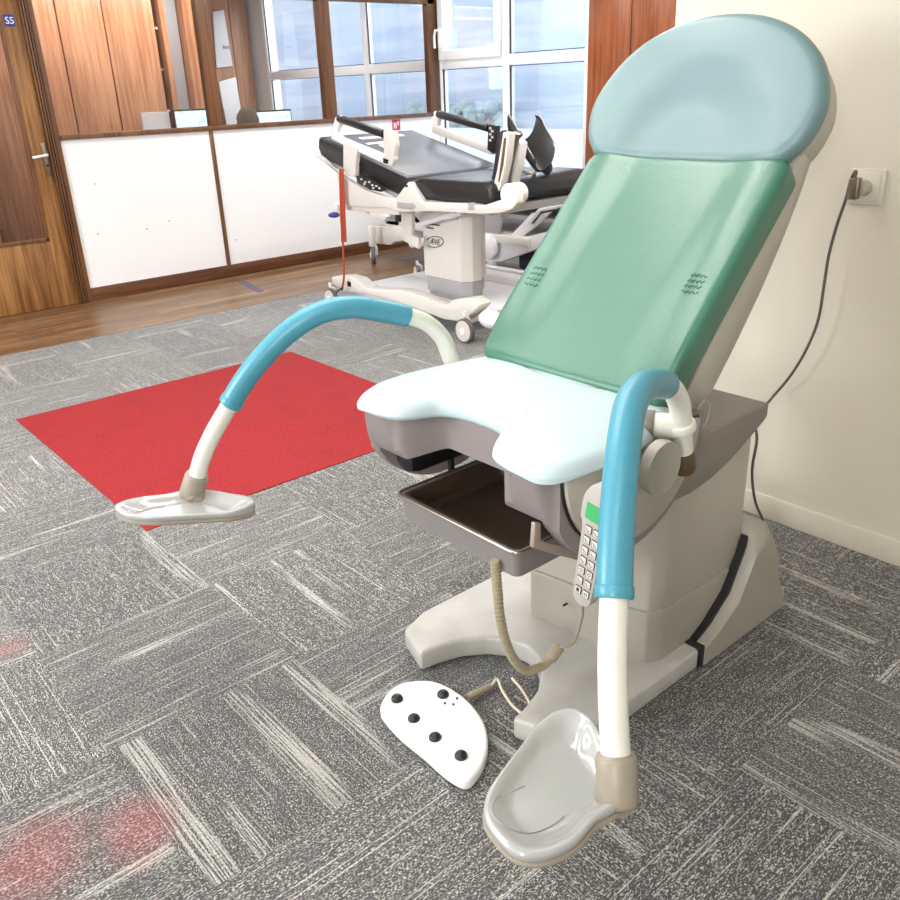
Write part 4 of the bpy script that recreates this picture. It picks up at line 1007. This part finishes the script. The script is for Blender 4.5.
# mobile base
bz = [(3.30, 3.68), (4.12, 3.68), (4.12, 4.98), (3.32, 4.98), (3.27, 4.7), (3.27, 3.95)]
prismz(bz, .075, .115, .01, M['bed_white'], 'base_plate', db)
bb = [(3.220,5.049,0.184), (3.220,4.872,0.214), (3.220,4.742,0.211), (3.220,4.632,0.166), (3.220,4.497,0.172), (3.220,4.259,0.206), (3.220,4.059,0.198), (3.220,3.823,0.173), (3.220,3.757,0.219), (3.220,3.597,0.256), (3.220,3.513,0.228), (3.220,3.566,0.179), (3.220,3.673,0.101), (3.220,3.838,0.085), (3.220,4.066,0.103), (3.220,4.268,0.115), (3.220,4.481,0.121), (3.220,4.685,0.118), (3.220,4.888,0.102), (3.220,5.044,0.135)]
obj('base_beam', slab(bb, (.10, 0, 0), .012, 3), M['bed_cream'], db)
obj('brake_step', box((3.22, 4.80, .14), (3.30, 4.86, .19), .008), M['bed_white'], db)
obj('far_beam', box((4.06, 3.62, .09), (4.18, 5.02, .17), .02, 3), M['bed_white'], db)
obj('wheel_cover', sphere((3.29, 3.50, .135), .075, .8, 1.1, .75), M['bed_white'], db)
def caster(cx_, cy_, r, par, lateral=(1, 0, 0), disc=None):
    L = Vector(lateral).normalized(); c_ = Vector((cx_, cy_, r))
    t = thing('caster', None, None, (cx_, cy_, 0)); t.parent = par; t.location = Vector((cx_, cy_, 0)) - wloc(par)
    obj('tyre', cyl(c_ - L * .016, c_ + L * .016, r, 32, .006), M['tyre'], t)
    obj('wheel_disc', cyl(c_ - L * .021, c_ + L * .021, r * (.7 if disc else .86), 32, .004), disc or M['hub'], t)
    obj('wheel_hub', cyl(c_ - L * .027, c_ + L * .027, r * .3, 20, .003), M['bed_white'], t)
    obj('fork', tube([c_ + L * .03, c_ + L * .03 + Vector((0, 0, r * .9)), c_ + Vector((0, 0, r * 1.25)), c_ + Vector((0, 0, r * 1.6))], .012, 10), M['bed_white'], t)
wheels = [(3.193,3.595,0.000), (3.169,4.926,0.000), (4.077,5.155,0.000)]
caster(wheels[0][0] - .02, wheels[0][1], .072, db)
caster(wheels[1][0] - .04, wheels[1][1], .068, db); caster(wheels[2][0], wheels[2][1], .060, db, (1, -.5, 0)); caster(4.08, 3.55, .060, db)
obj('brake_pedal', tube([(4.000,5.108,0.299), (4.000,4.986,0.326), (4.000,4.891,0.350), (4.000,4.779,0.340)], .03, 12), M['bed_white'], db)
# things hanging on the bed end
obj('push_handle', slab([(3.600,5.526,0.605), (3.600,5.472,0.608), (3.600,5.482,0.550), (3.600,5.536,0.546)], (.05, 0, 0), .004), M['bed_white'], db)
obj('knob', sphere([(3.600,5.526,0.525)][0], .045, 1, 1, .45), M['blue_knob'], db)
st_ = thing('restraint_strap', 'orange red strap with thin cord hanging from the near side of the bed', 'strap', (3.18, 4.82, .1))
obj('strap', slab([(3.170,4.762,0.920), (3.170,4.716,0.922), (3.170,4.750,0.462), (3.170,4.810,0.456)], (.006, 0, 0), .001), M['orange'], st_)
obj('cord', tube(catmull([(3.170,4.753,0.902), (3.170,4.783,0.633), (3.170,4.789,0.439), (3.170,4.807,0.238), (3.170,4.847,0.130)], 5), .007, 8), M['orange'], st_)
obj('loop', tube(catmull([(3.150,4.815,0.152), (3.150,4.881,0.115), (3.150,4.940,0.050), (3.150,4.909,0.013)], 5), .005, 8), M['dark'], st_)

# ------------------------------------------------------------------ the bed behind it
b2 = thing('hospital_bed', 'second bed with black mattress and white linkage standing nearer the windows', 'bed', (4.85, 4.9, 0), 'wheeled beds by the windows')
BX, BF = 4.5, 5.25
obj('mattress', slab(yz([(5.9, .745), (4.7, .74), (3.62, .74), (3.58, .70), (3.62, .64), (5.9, .65)], BX), (BF - BX, 0, 0), .03, 4), M['vinyl_black'], b2, 60)
obj('pillow', box((4.75, 4.15, .735), (5.05, 4.60, .79), .025, 4), M['navy'], b2)
obj('side_frame', slab(yz([(6.2, .60), (3.6, .595), (3.6, .645), (6.2, .65)], BX - .02), (.04, 0, 0), .004), M['bed_cream'], b2)
obj('far_side_frame', slab(yz([(6.2, .60), (3.6, .595), (3.6, .645), (6.2, .65)], BF - .02), (.04, 0, 0), .004), M['bed_cream'], b2)
obj('under_tray', box((BX + .02, 3.7, .47), (BF - .05, 6.1, .50), .004), M['bed_grey'], b2)
obj('end_panel', slab([(4.400,6.201,0.269), (4.400,6.109,0.294), (4.400,5.701,0.314), (4.400,5.669,0.219), (4.400,5.865,0.183), (4.400,5.924,0.151), (4.400,6.202,0.140)], (.4, 0, 0), .006), M['bed_cream'], b2)
tg = obj('tag_block', slab([(4.300,6.140,0.470), (4.300,6.010,0.463), (4.300,5.898,0.455), (4.300,5.821,0.405), (4.300,5.853,0.362), (4.300,5.993,0.375), (4.300,6.132,0.413)], (.05, 0, 0), .004), M['bed_white'], b2)
obj('tag', slab([(4.295,6.105,0.461), (4.295,6.047,0.457), (4.295,6.052,0.416), (4.295,6.109,0.424)], (.004, 0, 0)), M['orange_tag'], tg)
obj('actuator', slab([(4.420,5.995,0.402), (4.420,5.813,0.408), (4.420,5.808,0.318), (4.420,5.990,0.319)], (.06, 0, 0), .003), M['bed_grey'], b2)
obj('actuator_box', slab([(4.410,5.841,0.407), (4.410,5.772,0.412), (4.410,5.778,0.355), (4.410,5.847,0.349)], (.02, 0, 0), .001), M['dark'], b2)
obj('chassis', box((4.42, 4.3, .30), (5.2, 6.2, .36), .01), M['bed_cream'], b2)
obj('chassis_beam', slab([(4.450,4.817,0.298), (4.450,4.673,0.341), (4.450,4.493,0.337), (4.450,4.311,0.376), (4.450,4.025,0.458), (4.450,3.759,0.521), (4.450,3.672,0.464), (4.450,4.022,0.357), (4.450,4.261,0.283), (4.450,4.495,0.199), (4.450,4.623,0.154), (4.450,4.799,0.133)], (.06, 0, 0), .006), M['bed_white'], b2)
obj('knuckle', sphere([(4.400,4.687,0.266)][0], .085, .6, 1, 1.1), M['bed_white'], b2)
obj('link_arm', slab([(4.500,4.586,0.329), (4.500,4.340,0.529), (4.500,4.261,0.528), (4.500,4.166,0.549), (4.500,4.300,0.441), (4.500,4.461,0.341)], (.03, 0, 0), .003), M['bed_white'], b2)
obj('link_handle', tube([(4.450,4.311,0.474), (4.450,4.214,0.564), (4.450,4.028,0.605), (4.450,3.764,0.643)], .014, 10), M['bed_white'], b2)
obj('link_arm', slab([(4.480,4.360,0.459), (4.480,4.243,0.579), (4.480,4.214,0.575), (4.480,4.320,0.456)], (.02, 0, 0), .002), M['dark'], b2)
obj('pivot_plate', slab([(4.440,4.811,0.492), (4.440,4.628,0.499), (4.440,4.607,0.450), (4.440,4.642,0.316), (4.440,4.795,0.316)], (.03, 0, 0), .003), M['bed_grey'], b2)
obj('skid_leg', slab([(4.420,4.734,0.146), (4.420,4.667,0.153), (4.420,4.670,0.055), (4.420,4.736,0.047)], (.05, 0, 0), .003), M['bed_white'], b2)
obj('lower_rail', box((4.30, 3.4, .09), (4.36, 4.75, .15), .008), M['bed_white'], b2)
obj('dark_cover', box((4.62, 3.5, .08), (5.2, 4.6, .27), .02), M['navy'], b2)
wb = [(4.271,5.998,0.000)][0]
caster(wb[0], wb[1], .075, b2, (.8, -.6, 0), M['bed_grey']); caster(5.1, 6.0, .085, b2); caster(5.1, 3.7, .07, b2); caster(4.45, 3.45, .07, b2)
obj('leg_post', box((wb[0] - .02, wb[1] - .02, .15), (wb[0] + .03, wb[1] + .03, .32), .004), M['bed_cream'], b2)
